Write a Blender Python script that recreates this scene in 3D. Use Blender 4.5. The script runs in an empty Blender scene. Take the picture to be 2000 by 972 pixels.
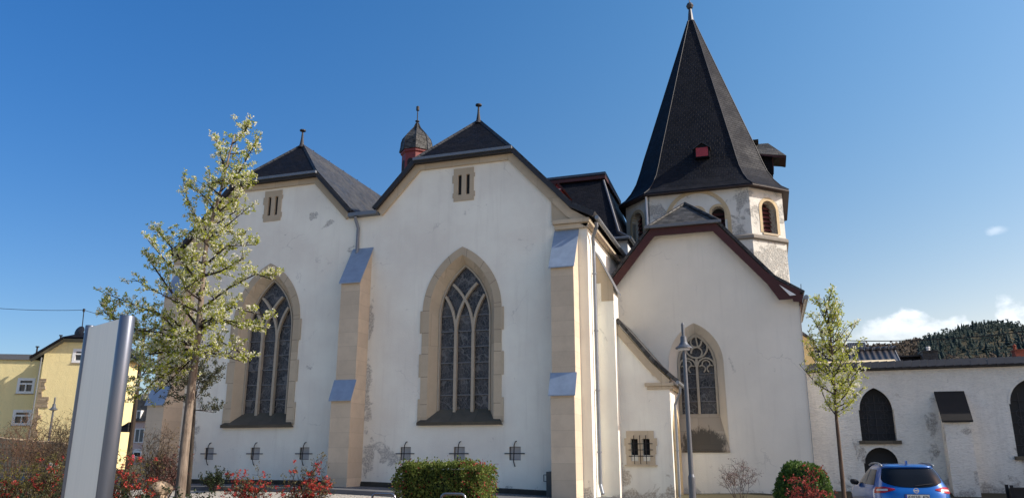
import bpy, math, random
from mathutils import Vector, Matrix
from mathutils.geometry import tessellate_polygon
R = math.radians
SC = bpy.context.scene
COL = SC.collection
random.seed(7)

# ------------------------------------------------------------------ camera, sky, sun, exposure
F_PX, PITCH, YAW, EYE = 1500.0, R(15), R(18), 1.25
cam_d = bpy.data.cameras.new('camera'); cam = bpy.data.objects.new('camera', cam_d); COL.objects.link(cam)
cam_d.sensor_width = 36; cam_d.lens = 36 * F_PX / 2000; cam_d.clip_end = 6000; cam_d.clip_start = .1
cam.location = (0, 0, EYE); cam.rotation_euler = (R(90) + PITCH, 0, YAW)
SC.camera = cam
SUN_AZ, SUN_EL = R(7), R(36)          # azimuth from +X (along the facade, to the right) towards +Y
w = bpy.data.worlds.new('World'); SC.world = w; w.use_nodes = True
wt = w.node_tree; wt.nodes.clear()
def wn(t, **k):
    n = wt.nodes.new(t)
    for a, b in k.items(): setattr(n, a, b)
    return n
sky = wn('ShaderNodeTexSky', sky_type='NISHITA', sun_disc=False)
sky.sun_elevation = SUN_EL; sky.sun_rotation = R(90) - SUN_AZ
sky.air_density = 1.0; sky.dust_density = .9; sky.ozone_density = 2.2; sky.altitude = 300
hsv = wn('ShaderNodeHueSaturation'); hsv.inputs['Saturation'].default_value = 1.34; hsv.inputs['Value'].default_value = 1.0
wt.links.new(sky.outputs[0], hsv.inputs['Color'])
# low cumulus bank over the hill: direction based noise in the sky dome
tc = wn('ShaderNodeTexCoord'); sep = wn('ShaderNodeSeparateXYZ'); wt.links.new(tc.outputs['Generated'], sep.inputs[0])
def wm(op, a, b=None, c=None):
    n = wn('ShaderNodeMath', operation=op)
    for i, v in enumerate((a, b, c)):
        if v is None: continue
        if isinstance(v, (int, float)): n.inputs[i].default_value = v
        else: wt.links.new(v, n.inputs[i])
    return n.outputs[0]
az = wm('ARCTAN2', sep.outputs[0], sep.outputs[1])
el = wm('ARCSINE', sep.outputs[2])
comb = wn('ShaderNodeCombineXYZ'); wt.links.new(az, comb.inputs[0]); wt.links.new(el, comb.inputs[1])
def wnoise(scale, detail, rough, sy=1.0, off=0.0):
    m = wn('ShaderNodeMapping'); m.inputs['Scale'].default_value = (1, sy, 1); m.inputs['Location'].default_value = (off, off * .7, 0)
    wt.links.new(comb.outputs[0], m.inputs['Vector'])
    n = wn('ShaderNodeTexNoise'); n.inputs['Scale'].default_value = scale; n.inputs['Detail'].default_value = detail; n.inputs['Roughness'].default_value = rough
    wt.links.new(m.outputs[0], n.inputs['Vector']); return n.outputs['Fac']
def wsmooth(x, lo, hi):
    n = wn('ShaderNodeMapRange', interpolation_type='SMOOTHSTEP'); n.inputs['From Min'].default_value = lo; n.inputs['From Max'].default_value = hi
    wt.links.new(x, n.inputs['Value']); return n.outputs[0]
dotn = wn('ShaderNodeVectorMath', operation='DOT_PRODUCT'); wt.links.new(tc.outputs['Generated'], dotn.inputs[0])
dotn.inputs[1].default_value = (math.cos(SUN_AZ), math.sin(SUN_AZ), 0)
glow = wsmooth(dotn.outputs['Value'], -.85, .75)
glm = wn('ShaderNodeMixRGB', blend_type='MULTIPLY'); glm.inputs['Fac'].default_value = 1
gcol = wn('ShaderNodeMixRGB'); gcol.inputs['Color1'].default_value = (.57, .67, .80, 1); gcol.inputs['Color2'].default_value = (1.80, 1.24, .93, 1); wt.links.new(glow, gcol.inputs['Fac'])
wt.links.new(hsv.outputs[0], glm.inputs['Color1']); wt.links.new(gcol.outputs[0], glm.inputs['Color2'])
low = wn('ShaderNodeMixRGB', blend_type='MULTIPLY'); wt.links.new(wsmooth(el, .62, .05), low.inputs['Fac']); low.inputs['Color2'].default_value = (.95, .80, .73, 1); wt.links.new(glm.outputs[0], low.inputs['Color1'])
n_big = wnoise(16, 2, .5, 1.2, .33); n_fine = wnoise(60, 6, .55, 1.3, 1.7)
# puffy upper edge: elevation of the top wobbles with the noise
top = wm('ADD', wm('MULTIPLY', n_big, .075), wm('MULTIPLY', n_fine, .030))
gap = wm('MULTIPLY', wm('MULTIPLY', wsmooth(az, .222, .240), wm('SUBTRACT', 1., wsmooth(az, .244, .258))), -.028)
top = wm('ADD', wm('SUBTRACT', wm('ADD', top, .109), wm('MULTIPLY', wsmooth(az, .24, .28), .010)), gap)
top = wm('ADD', top, wm('MULTIPLY', wm('SUBTRACT', 1., wsmooth(az, .10, .17)), -.035))
edge = wsmooth(wm('SUBTRACT', top, el), -.004, .011)
fade = wsmooth(el, .112, .158)
azm = wm('ADD', .35, wm('MULTIPLY', wsmooth(az, .09, .15), .65))
azm = wm('MULTIPLY', azm, wsmooth(az, .02, .10))
cl = wm('MULTIPLY', wm('MULTIPLY', edge, azm), wm('ADD', .16, wm('MULTIPLY', fade, .70)))
inner = wsmooth(wnoise(34, 6, .6, 1.6, 4.1), .30, .62)
cl = wm('MULTIPLY', cl, wm('ADD', .30, wm('MULTIPLY', inner, .64)))
wa = wm('MULTIPLY', wm('SUBTRACT', az, .267), 55.); we = wm('MULTIPLY', wm('SUBTRACT', el, .241), 120.)
wisp = wsmooth(wm('SUBTRACT', wm('ADD', n_fine, .25), wm('SQRT', wm('ADD', wm('MULTIPLY', wa, wa), wm('MULTIPLY', we, we)))), 0., .7)
cl = wm('ADD', cl, wm('MULTIPLY', wisp, .3))
mx = wn('ShaderNodeMixRGB'); mx.inputs['Color2'].default_value = (6.2, 6.4, 6.8, 1)
wt.links.new(cl, mx.inputs['Fac']); wt.links.new(low.outputs[0], mx.inputs['Color1'])
bg = wn('ShaderNodeBackground'); bg.inputs['Strength'].default_value = .10
out = wn('ShaderNodeOutputWorld'); wt.links.new(mx.outputs[0], bg.inputs['Color']); wt.links.new(bg.outputs[0], out.inputs['Surface'])
sun_d = bpy.data.lights.new('sun', 'SUN'); sun_d.energy = 2.7; sun_d.angle = R(.5); sun_d.color = (1, .94, .84)
sun = bpy.data.objects.new('sun', sun_d); COL.objects.link(sun)
sv = Vector((math.cos(SUN_AZ) * math.cos(SUN_EL), math.sin(SUN_AZ) * math.cos(SUN_EL), math.sin(SUN_EL)))
sun.rotation_euler = sv.to_track_quat('Z', 'Y').to_euler(); sun.location = (40, 10, 60)
SC.view_settings.view_transform = 'Standard'; SC.view_settings.look = 'None'; SC.view_settings.gamma = 1
SC.view_settings.use_curve_mapping = False; SC.view_settings.exposure = 1.1

# ------------------------------------------------------------------ survey helper: photo pixel -> point on the vertical plane Y = V
def ray(x, y):
    xc = (x - 1000) / F_PX; yc = -(y - 486) / F_PX
    h = math.cos(PITCH) - yc * math.sin(PITCH); z = math.sin(PITCH) + yc * math.cos(PITCH)
    return -math.sin(YAW) * h + math.cos(YAW) * xc, math.cos(YAW) * h + math.sin(YAW) * xc, z
def at(x, y, V):
    u, v, z = ray(x, y); t = V / v
    return Vector((u * t, V, EYE + z * t))
def on_plane(x, y, p0, n):
    d = Vector(ray(x, y)); o = Vector((0, 0, EYE)); t = (Vector(p0) - o).dot(n) / d.dot(n)
    return o + d * t

# ------------------------------------------------------------------ materials
MATS = {}
class NT:
    def __init__(s, name):
        s.m = bpy.data.materials.new(name); s.m.use_nodes = True; s.t = s.m.node_tree; s.t.nodes.clear()
        s.out = s.t.nodes.new('ShaderNodeOutputMaterial'); s.b = s.t.nodes.new('ShaderNodeBsdfPrincipled')
        s.t.links.new(s.b.outputs[0], s.out.inputs['Surface'])
    def n(s, t, **k):
        x = s.t.nodes.new(t)
        for a, b in k.items(): setattr(x, a, b)
        return x
    def put(s, sock, v):
        if isinstance(v, bpy.types.NodeSocket): s.t.links.new(v, sock)
        elif isinstance(v, tuple) and len(v) == 3 and sock.type == 'RGBA': sock.default_value = (*v, 1)
        else: sock.default_value = v
    def math(s, op, a, b=None, clamp=False):
        x = s.n('ShaderNodeMath', operation=op, use_clamp=clamp); s.put(x.inputs[0], a)
        if b is not None: s.put(x.inputs[1], b)
        return x.outputs[0]
    def mix(s, f, a, b, mode='MIX'):
        x = s.n('ShaderNodeMixRGB', blend_type=mode); s.put(x.inputs[0], f); s.put(x.inputs[1], a); s.put(x.inputs[2], b); return x.outputs[0]
    def pos(s): return s.n('ShaderNodeNewGeometry').outputs['Position']
    def uv(s): return s.n('ShaderNodeTexCoord').outputs['UV']
    def map(s, v, scale=(1, 1, 1), rot=(0, 0, 0), loc=(0, 0, 0)):
        x = s.n('ShaderNodeMapping'); s.put(x.inputs['Vector'], v); x.inputs['Scale'].default_value = scale; x.inputs['Rotation'].default_value = rot; x.inputs['Location'].default_value = loc; return x.outputs[0]
    def noise(s, v, scale, detail=4, rough=.55, dist=0):
        x = s.n('ShaderNodeTexNoise'); s.put(x.inputs['Vector'], v); x.inputs['Scale'].default_value = scale; x.inputs['Detail'].default_value = detail; x.inputs['Roughness'].default_value = rough; x.inputs['Distortion'].default_value = dist
        return x.outputs['Fac']
    def ss(s, v, lo, hi, a=0., b=1.):
        x = s.n('ShaderNodeMapRange', interpolation_type='SMOOTHSTEP'); s.put(x.inputs['Value'], v)
        x.inputs['From Min'].default_value = lo; x.inputs['From Max'].default_value = hi; x.inputs['To Min'].default_value = a; x.inputs['To Max'].default_value = b; return x.outputs[0]
    def bump(s, h, strength, dist=.02):
        x = s.n('ShaderNodeBump'); x.inputs['Strength'].default_value = strength; x.inputs['Distance'].default_value = dist; s.put(x.inputs['Height'], h); s.put(s.b.inputs['Normal'], x.outputs[0])
    def done(s, col, rough=.8, metal=0., spec=.5):
        s.put(s.b.inputs['Base Color'], col); s.put(s.b.inputs['Roughness'], rough); s.b.inputs['Metallic'].default_value = metal; s.b.inputs['Specular IOR Level'].default_value = spec
        return s.m
def plain(name, col, rough=.6, metal=0., spec=.5, var=.12, nscale=6.):
    if name in MATS: return MATS[name]
    t = NT(name); f = t.noise(t.pos(), nscale, 5, .6)
    c = t.mix(1, col, t.mix(f, (1 - var * 2,) * 3, (1 + var * 1.4,) * 3), 'MULTIPLY')
    MATS[name] = t.done(c, rough, metal, spec); return MATS[name]
def plaster(name, base, spots=(), base_z=None, amount=0., rough_k=.25, peel_col=(.37, .355, .33), coarse=0., tone=.11):
    t = NT(name); p = t.pos()
    big = t.noise(p, .45, 4, .6); med = t.noise(p, 2.6, 8, .68, .3); fine = t.noise(p, 26, 5, .6)
    c = t.mix(t.ss(big, .3, .72), tuple(x * (1 - tone) for x in base), tuple(min(.88, x * (1 + tone * .4)) for x in base))
    # faint vertical run-off streaks
    st = t.noise(t.map(p, (2.2, 2.2, .16)), 1.6, 5, .6)
    c = t.mix(t.ss(st, .50, .78, 0, .26 + tone), c, tuple(x * .72 for x in base))
    # small dark pits and scuffs
    pit = t.noise(p, 1.1, 10, .78)
    c = t.mix(t.ss(pit, .655, .70, 0, .55), c, (.30, .29, .27))
    crk = t.n('ShaderNodeTexVoronoi', feature='DISTANCE_TO_EDGE'); wv_ = t.n('ShaderNodeVectorMath', operation='ADD'); t.put(wv_.inputs[0], p)
    cn = t.n('ShaderNodeTexNoise'); t.put(cn.inputs['Vector'], p); cn.inputs['Scale'].default_value = 1.6; cn.inputs['Detail'].default_value = 5; t.put(wv_.inputs[1], cn.outputs['Color'])
    t.put(crk.inputs['Vector'], wv_.outputs[0]); crk.inputs['Scale'].default_value = .35
    ck = t.math('MULTIPLY', t.ss(crk.outputs['Distance'], .006, .002), t.ss(t.noise(p, .8, 3, .5), .52, .62))
    c = t.mix(t.math('MULTIPLY', ck, .28), c, (.35, .33, .31))
    m = None
    for (cx, cy, cz, rx, ry, rz, k) in spots:
        v = t.n('ShaderNodeVectorMath', operation='LENGTH'); t.put(v.inputs[0], t.map(p, (1 / rx, 1 / ry, 1 / rz), loc=(-cx / rx, -cy / ry, -cz / rz)))
        f = t.math('MULTIPLY', t.math('SUBTRACT', 1., v.outputs['Value'], True), k)
        m = f if m is None else t.math('MAXIMUM', m, f)
    if base_z is not None:
        sp = t.n('ShaderNodeSeparateXYZ'); t.put(sp.inputs[0], p)
        f = t.math('MULTIPLY', t.math('SUBTRACT', 1., t.math('DIVIDE', t.math('SUBTRACT', sp.outputs[2], base_z[0]), base_z[1]), True), base_z[2])
        m = f if m is None else t.math('MAXIMUM', m, f)
    h = fine
    if m is not None or amount:
        if m is None: m = 0.
        s = t.math('ADD', t.math('ADD', t.noise(p, 1.7, 9, .66, .6), amount), t.math('MULTIPLY', m, .42))
        pk = t.math('MULTIPLY', t.ss(s, .65, .74), t.ss(t.noise(p, 16, 8, .8), .38, .58, .12, .95))
        pc = t.mix(t.noise(p, 5, 6, .6), tuple(x * .62 for x in peel_col), tuple(x * 1.35 for x in peel_col))
        c = t.mix(pk, c, pc)
        h = t.math('SUBTRACT', fine, t.math('MULTIPLY', pk, .9))
    if coarse:
        tr = t.noise(t.map(p, (.8, .8, 2.3), rot=(0, .25, 0)), 6.5, 7, .62, 1.6)
        c = t.mix(t.ss(tr, .42, .7, 0, .5), c, tuple(x * .62 for x in base))
        h = t.math('ADD', t.math('MULTIPLY', h, .4), t.math('MULTIPLY', tr, 2.2))
    else:
        h = t.math('ADD', h, t.math('MULTIPLY', med, 1.2))
    t.bump(h, rough_k + coarse, .03 + coarse * .04)
    return t.done(c, .92, 0, .2)
def stone(name, base, bw=.75, bh=.42, mortar=.008, var=.16, dirt=.25, joint=.55):
    t = NT(name); uv = t.uv(); p = t.pos()
    b = t.n('ShaderNodeTexBrick'); t.put(b.inputs['Vector'], uv); b.inputs['Scale'].default_value = 1; b.inputs['Brick Width'].default_value = bw; b.inputs['Row Height'].default_value = bh
    b.inputs['Mortar Size'].default_value = mortar; b.inputs['Mortar Smooth'].default_value = .2
    t.put(b.inputs['Color1'], tuple(x * (1 - var) for x in base)); t.put(b.inputs['Color2'], tuple(x * (1 + var * .6) for x in base)); t.put(b.inputs['Mortar'], tuple(x * joint for x in base))
    n = t.noise(p, 2.2, 8, .65); c = t.mix(t.ss(n, .35, .75, 0, .5), b.outputs['Color'], tuple(x * (1 - dirt) for x in base))
    f = t.noise(p, 30, 5, .65); c = t.mix(t.ss(f, .3, .8, 0, .3), c, tuple(x * 1.12 for x in base))
    t.bump(t.math('SUBTRACT', t.math('MULTIPLY', f, .6), b.outputs['Fac']), .35, .012)
    return t.done(c, .88, 0, .25)
def slate(name, base=(.046, .046, .048), w_=.24, h_=.15, rot=.12, rough=.55, bumpk=.6, spread=.3, spec=.28):
    t = NT(name); uv = t.map(t.uv(), rot=(0, 0, rot)); p = t.pos()
    # wobble so that courses are not ruler straight
    wob = t.n('ShaderNodeVectorMath', operation='ADD'); t.put(wob.inputs[0], uv)
    nn = t.n('ShaderNodeTexNoise'); t.put(nn.inputs['Vector'], p); nn.inputs['Scale'].default_value = 2.2; nn.inputs['Detail'].default_value = 3
    sc = t.n('ShaderNodeVectorMath', operation='SCALE'); t.put(sc.inputs[0], nn.outputs['Color']); sc.inputs['Scale'].default_value = .05; t.put(wob.inputs[1], sc.outputs[0])
    b = t.n('ShaderNodeTexBrick'); t.put(b.inputs['Vector'], wob.outputs[0]); b.inputs['Scale'].default_value = 1; b.inputs['Brick Width'].default_value = w_; b.inputs['Row Height'].default_value = h_
    b.inputs['Mortar Size'].default_value = .012; b.inputs['Mortar Smooth'].default_value = .6
    t.put(b.inputs['Color1'], tuple(x * (1 - spread) for x in base)); t.put(b.inputs['Color2'], tuple(x * (1 + spread) for x in base)); t.put(b.inputs['Mortar'], tuple(x * .35 for x in base))
    n = t.noise(p, 1.3, 7, .65); c = t.mix(t.ss(n, .45, .75, 0, .4), b.outputs['Color'], tuple(x * 1.9 for x in (base[0] * 1.1, base[1] * 1.08, base[2])))
    sx = t.n('ShaderNodeSeparateXYZ'); t.put(sx.inputs[0], wob.outputs[0])
    saw = t.math('FRACT', t.math('DIVIDE', sx.outputs[1], h_))
    t.bump(t.math('SUBTRACT', t.math('MULTIPLY', t.math('SUBTRACT', 1., saw), .8), b.outputs['Fac']), bumpk, .02)
    return t.done(c, t.ss(n, .3, .7, rough - .08, rough + .14), 0, spec)
def stained(name):
    t = NT(name); p = t.pos()
    v = t.n('ShaderNodeTexVoronoi', feature='DISTANCE_TO_EDGE'); t.put(v.inputs['Vector'], t.map(p, (1, 1, .62))); v.inputs['Scale'].default_value = 10.5
    v2 = t.n('ShaderNodeTexVoronoi', feature='F1'); t.put(v2.inputs['Vector'], t.map(p, (1, 1, .62))); v2.inputs['Scale'].default_value = 10.5
    wv = t.n('ShaderNodeTexWave', wave_type='RINGS'); t.put(wv.inputs['Vector'], p); wv.inputs['Scale'].default_value = 1.1; wv.inputs['Distortion'].default_value = 9; wv.inputs['Detail'].default_value = 3; wv.inputs['Detail Scale'].default_value = 1.4
    sp = t.n('ShaderNodeSeparateXYZ'); t.put(sp.inputs[0], v2.outputs['Color'])
    body = t.mix(sp.outputs[0], (.010, .011, .014), (.05, .046, .05))
    big = t.noise(p, 1.5, 3, .5); body = t.mix(t.ss(big, .48, .6, 0, .7), body, (.075, .07, .07))
    lead = t.math('MAXIMUM', t.ss(v.outputs['Distance'], .045, .02), t.ss(wv.outputs['Fac'], .955, .985))
    c = t.mix(t.math('MULTIPLY', lead, .75), body, (.16, .155, .15))
    t.bump(t.math('ADD', sp.outputs[1], lead), .25, .01)
    return t.done(c, .42, 0, .5)
def leafy(name, cols, nscale=9., trans=.4, rough=.55):
    t = NT(name); p = t.pos(); f = t.noise(p, nscale, 3, .7)
    r = t.n('ShaderNodeValToRGB'); e = r.color_ramp.elements
    e[0].position = .28; e[0].color = (*cols[0], 1); e[1].position = .72; e[1].color = (*cols[-1], 1)
    for i, c in enumerate(cols[1:-1]):
        x = e.new(.28 + .44 * (i + 1) / (len(cols) - 1)); x.color = (*c, 1)
    t.put(r.inputs[0], f)
    t.done(r.outputs[0], rough, 0, .3)
    tr = t.n('ShaderNodeBsdfTranslucent'); t.put(tr.inputs['Color'], r.outputs[0]); mxs = t.n('ShaderNodeMixShader'); mxs.inputs[0].default_value = trans
    t.t.links.new(t.b.outputs[0], mxs.inputs[1]); t.t.links.new(tr.outputs[0], mxs.inputs[2]); t.t.links.new(mxs.outputs[0], t.out.inputs['Surface'])
    return t.m
def bark(name, a, b, sz=(14, 14, 2.2)):
    t = NT(name); p = t.pos(); n = t.noise(t.map(p, sz), 1.6, 6, .65); n2 = t.noise(p, 5, 5, .6)
    c = t.mix(t.ss(n, .35, .65), a, b); c = t.mix(t.ss(n2, .5, .8, 0, .5), c, tuple(x * .55 for x in a)); t.bump(n, .8, .02)
    return t.done(c, .9, 0, .2)

WALL = (.87, .825, .725)
M = {}
M['facade'] = plaster('white_plaster', WALL, spots=[
    (-13.6, 25, 6.0, .26, 2, 2.6, .68), (-13.6, 25, 3.4, .32, 2, 2.6, .85), (-13.45, 25, 1.2, .5, 2, 1.0, .85), (-12.7, 25, 1.2, 1.2, 2, .7, .5),
    (-16.4, 25, 10.3, .55, 2, .32, .7), (-15.6, 25, 10.0, .5, 2, .3, .5), (-21.2, 25, 2.2, .7, 2, 2.8, .8), (-5.6, 25.2, .1, .5, 1.2, .7, .8), (-14.6, 25, 8.6, .5, 2, .8, .35)], base_z=(-.15, .7, .5))
M['porch_plaster'] = plaster('porch_plaster', WALL, spots=[(-4.75, 26.6, .5, .45, 1, .9, .8), (-3.2, 26.6, .2, .3, 1, 1.0, .6)], base_z=(-.2, .75, .72), peel_col=(.42, .35, .27))
M['choir_plaster'] = plaster('choir_plaster', (.77, .73, .645), spots=[(1.2, 29, .6, .5, 1, .8, .5)], base_z=(-.1, .4, .5), tone=.07)
M['tower_plaster'] = plaster('weathered_plaster', (.72, .70, .63), spots=[(.6, 34.5, 9.2, 2.6, 4, 1.9, .72), (.9, 34.7, 11.7, 1.6, 3, 1.5, .5), (-4.1, 34, 11.8, 1.1, 2, 1.5, .52), (-.4, 34, 12.2, .7, 2, 1.0, .62), (-.5, 34, 10.9, .6, 2, .9, .62)], amount=.05, peel_col=(.33, .325, .30), rough_k=.6)
M['rough_wall'] = plaster('roughcast_plaster', (.84, .80, .72), spots=[(5.35, 30, 2.0, .35, 2, 1.6, .8), (8.2, 30, 1.1, 1.0, 2, .7, .9), (2.9, 30, 1.2, .5, 2, .9, .55), (6.2, 29.6, 2.0, .5, 2, .4, .6)], base_z=(-.1, 1.1, .55), peel_col=(.30, .27, .235), coarse=.35)
M['sand'] = stone('sandstone', (.60, .50, .375), bw=6., bh=.5, mortar=.007, var=.13, joint=.74, dirt=.3)
M['sand_plain'] = stone('sandstone_trim', (.52, .43, .31), bw=1.1, bh=2.5, mortar=.006)
M['sand_pale'] = stone('pale_sandstone', (.58, .455, .28), bw=.5, bh=.35, mortar=.006, joint=.75)
M['joint'] = plain('stone_joint', (.20, .165, .13), .9)
M['moss'] = stone('mossy_stone', (.115, .098, .072), bw=.9, bh=2, dirt=.5, var=.3)
M['slate'] = slate('slate_shingles')
M['slate_dark'] = slate('dark_slate_shingles', (.009, .0095, .013), .2, .13, .0, .6, .5, .3, .1)
M['slate_old'] = slate('weathered_slate', (.055, .054, .052), .30, .2, .3, .6, 1., .5, .25)
M['spire'] = slate('spire_slate', (.0105, .0115, .016), .22, .15, .10, .6, .5, .28, .12)
M['edge'] = plain('slate_edge', (.02, .02, .024), .6)
M['zinc'] = plain('zinc_sheet', (.20, .215, .235), .55, .55, .5, .1)
M['zinc_pipe'] = plain('zinc_pipe', (.26, .275, .29), .45, .5, .5, .15)
M['cap'] = plain('zinc_cap', (.30, .37, .46), .5, .25, .5, .16, 3.)
M['lead'] = plain('lead_sheet', (.17, .175, .185), .55, .35, .5, .14)
M['glass'] = stained('leaded_glass')
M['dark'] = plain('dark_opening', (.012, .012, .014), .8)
M['iron'] = plain('wrought_iron', (.03, .03, .032), .55, .6)
M['white_pane'] = plain('frosted_pane', (.42, .42, .43), .35)
M['red'] = plain('oxblood_paint', (.058, .015, .014), .6, 0, .4, .15)
M['brightred'] = plain('red_paint', (.32, .035, .035), .55, 0, .4, .12)
M['white'] = plain('white_paint', (.78, .78, .76), .5, 0, .4, .03)
M['cloth_white'] = plain('white_render', (.76, .75, .73), .9, 0, .2, .05)

# ------------------------------------------------------------------ mesh helper
class MB:
    def __init__(s): s.v = []; s.f = []; s.mi = []
    def poly(s, pts, mi=0):
        i = len(s.v); s.v += [tuple(p) for p in pts]; s.f.append(tuple(range(i, i + len(pts)))); s.mi.append(mi)
    def raw(s, vs, fs, mi=0):
        i = len(s.v); s.v += [tuple(p) for p in vs]
        for f in fs: s.f.append(tuple(i + k for k in f)); s.mi.append(mi)
    def box(s, a, b, mi=0):
        (x0, y0, z0), (x1, y1, z1) = a, b
        x0, x1 = min(x0, x1), max(x0, x1); y0, y1 = min(y0, y1), max(y0, y1); z0, z1 = min(z0, z1), max(z0, z1)
        s.raw([(x0, y0, z0), (x1, y0, z0), (x1, y1, z0), (x0, y1, z0), (x0, y0, z1), (x1, y0, z1), (x1, y1, z1), (x0, y1, z1)],
              [(0, 3, 2, 1), (4, 5, 6, 7), (0, 1, 5, 4), (1, 2, 6, 5), (2, 3, 7, 6), (3, 0, 4, 7)], mi)
    def obox(s, mat, a, b, mi=0):
        k = len(s.v); s.box(a, b, mi)
        for i in range(k, len(s.v)): s.v[i] = tuple(mat @ Vector(s.v[i]))
    def prism(s, ring, off, mi=0, caps=True):
        n = len(ring); ring = [Vector(p) for p in ring]; off = Vector(off)
        vs = ring + [p + off for p in ring]
        fs = [(i, (i + 1) % n, n + (i + 1) % n, n + i) for i in range(n)]
        if caps: fs += [tuple(range(n))[::-1], tuple(range(n, 2 * n))]
        s.raw(vs, fs, mi)
    def loft(s, rings, mi=0, closed=True, cap0=True, cap1=True):
        n = len(rings[0]); vs = [p for r in rings for p in r]; fs = []
        for k in range(len(rings) - 1):
            for i in range(n if closed else n - 1):
                j = (i + 1) % n; fs.append((k * n + i, k * n + j, (k + 1) * n + j, (k + 1) * n + i))
        if closed and cap0: fs.append(tuple(range(n))[::-1])
        if closed and cap1: fs.append(tuple(range((len(rings) - 1) * n, len(rings) * n)))
        s.raw(vs, fs, mi)
    def lathe(s, c, prof, n=16, mi=0, rot=0., sx=1., sy=1.):
        c = Vector(c)
        s.loft([[c + Vector((r * sx * math.cos(rot + 2 * math.pi * i / n), r * sy * math.sin(rot + 2 * math.pi * i / n), z)) for i in range(n)] for r, z in prof], mi)
    def tube(s, pts, rad, n=6, mi=0, cap=True):
        pts = [Vector(p) for p in pts]
        if not isinstance(rad, (list, tuple)): rad = [rad] * len(pts)
        rings = []; ref = None
        for i, p in enumerate(pts):
            d = (pts[min(i + 1, len(pts) - 1)] - pts[max(i - 1, 0)])
            d = d.normalized() if d.length > 1e-9 else Vector((0, 0, 1))
            if ref is None: ref = d.orthogonal().normalized()
            a = ref - d * ref.dot(d); a = a.normalized() if a.length > 1e-6 else d.orthogonal().normalized(); ref = a; b = d.cross(a)
            rings.append([p + (a * math.cos(2 * math.pi * k / n) + b * math.sin(2 * math.pi * k / n)) * rad[i] for k in range(n)])
        s.loft(rings, mi, True, cap, cap)
    def strip(s, path, wd, y0, y1, mi=0, side=0.):
        # flat bar of width wd following a path in the X-Z plane, from Y=y0 to y1; side shifts it sideways (-.5: all to the right of travel)
        P = [Vector((p[0], p[1])) for p in path]; L = []; Rr = []
        for i, p in enumerate(P):
            d0 = (P[i] - P[i - 1]).normalized() if i else (P[1] - P[0]).normalized()
            d1 = (P[i + 1] - P[i]).normalized() if i < len(P) - 1 else d0
            n0 = Vector((-d0.y, d0.x)); n1 = Vector((-d1.y, d1.x)); m = (n0 + n1)
            m = m.normalized() if m.length > 1e-6 else n0; k = 1 / max(.35, m.dot(n0))
            L.append(p + m * k * wd * (.5 + side)); Rr.append(p + m * k * wd * (-.5 + side))
        rings = [[(a.x, y0, a.y), (b.x, y0, b.y), (b.x, y1, b.y), (a.x, y1, a.y)] for a, b in zip(L, Rr)]
        s.loft(rings, mi)
    def slab(s, outer, holes, y0, y1, mi=0, to3=None):
        # wall with openings: outer / holes are (u,z) loops; front at y0, reveals go back to y1
        to3 = to3 or (lambda u, y, z: (u, y, z))
        loops = [outer] + list(holes); tris = tessellate_polygon([[Vector((p[0], p[1], 0)) for p in l] for l in loops]); flat = [p for l in loops for p in l]
        def sgn(t):
            a, b, c = (flat[i] for i in t); return (b[0] - a[0]) * (c[1] - a[1]) - (b[1] - a[1]) * (c[0] - a[0])
        s.raw([to3(p[0], y0, p[1]) for p in flat], [t if sgn(t) > 0 else t[::-1] for t in tris], mi)
        for k, l in enumerate(loops):
            n = len(l); s.raw([to3(p[0], y0, p[1]) for p in l] + [to3(p[0], y1, p[1]) for p in l], [(i, (i + 1) % n, n + (i + 1) % n, n + i) for i in range(n)], mi)
        s.raw([to3(p[0], y1, p[1]) for p in flat], [t if sgn(t) < 0 else t[::-1] for t in tris], mi)
    def build(s, name, mat, parent=None, smooth=False, solid=0., bevel=0.):
        me = bpy.data.meshes.new(name); me.from_pydata(s.v, [], s.f)
        mats = mat if isinstance(mat, (list, tuple)) else [mat]
        for m in mats: me.materials.append(m)
        me.polygons.foreach_set('material_index', s.mi)
        if smooth: me.polygons.foreach_set('use_smooth', [True] * len(s.f))
        me.update()
        if len(s.f) < 20000:
            ul = me.uv_layers.new(name='UVMap')
            for p in me.polygons:
                n = p.normal; t = Vector((-n.y, n.x, 0)); t = t.normalized() if t.length > 1e-3 else Vector((1, 0, 0)); b = n.cross(t)
                for li in p.loop_indices:
                    co = me.vertices[me.loops[li].vertex_index].co; ul.data[li].uv = (co.dot(t), co.dot(b))
        o = bpy.data.objects.new(name, me); COL.objects.link(o)
        if parent is not None: adopt(o, parent)
        if solid:
            md = o.modifiers.new('solid', 'SOLIDIFY'); md.thickness = solid; md.offset = -1
        if bevel:
            md = o.modifiers.new('bevel', 'BEVEL'); md.width = bevel; md.segments = 2; md.limit_method = 'ANGLE'
        return o
def adopt(o, parent):
    o.parent = parent; wm_ = Matrix.Translation(parent.location)
    q = parent.parent
    while q is not None: wm_ = Matrix.Translation(q.location) @ wm_; q = q.parent
    # parents built here are either thing Empties (moved) or meshes at the origin of their thing
    o.matrix_parent_inverse = (Matrix.Translation(-Vector(parent.get('_base', (0, 0, 0)))))
def thing(name, loc, label, cat, group=None):
    o = bpy.data.objects.new(name, None); COL.objects.link(o); o.location = loc; o['_base'] = tuple(loc); o.empty_display_size = .2
    o['label'] = label; o['category'] = cat
    if group: o['group'] = group
    return o
def tag(o, label, cat, group=None):
    o['label'] = label; o['category'] = cat
    if group: o['group'] = group
    return o
def kind(o, k): o['kind'] = k; return o
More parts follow.
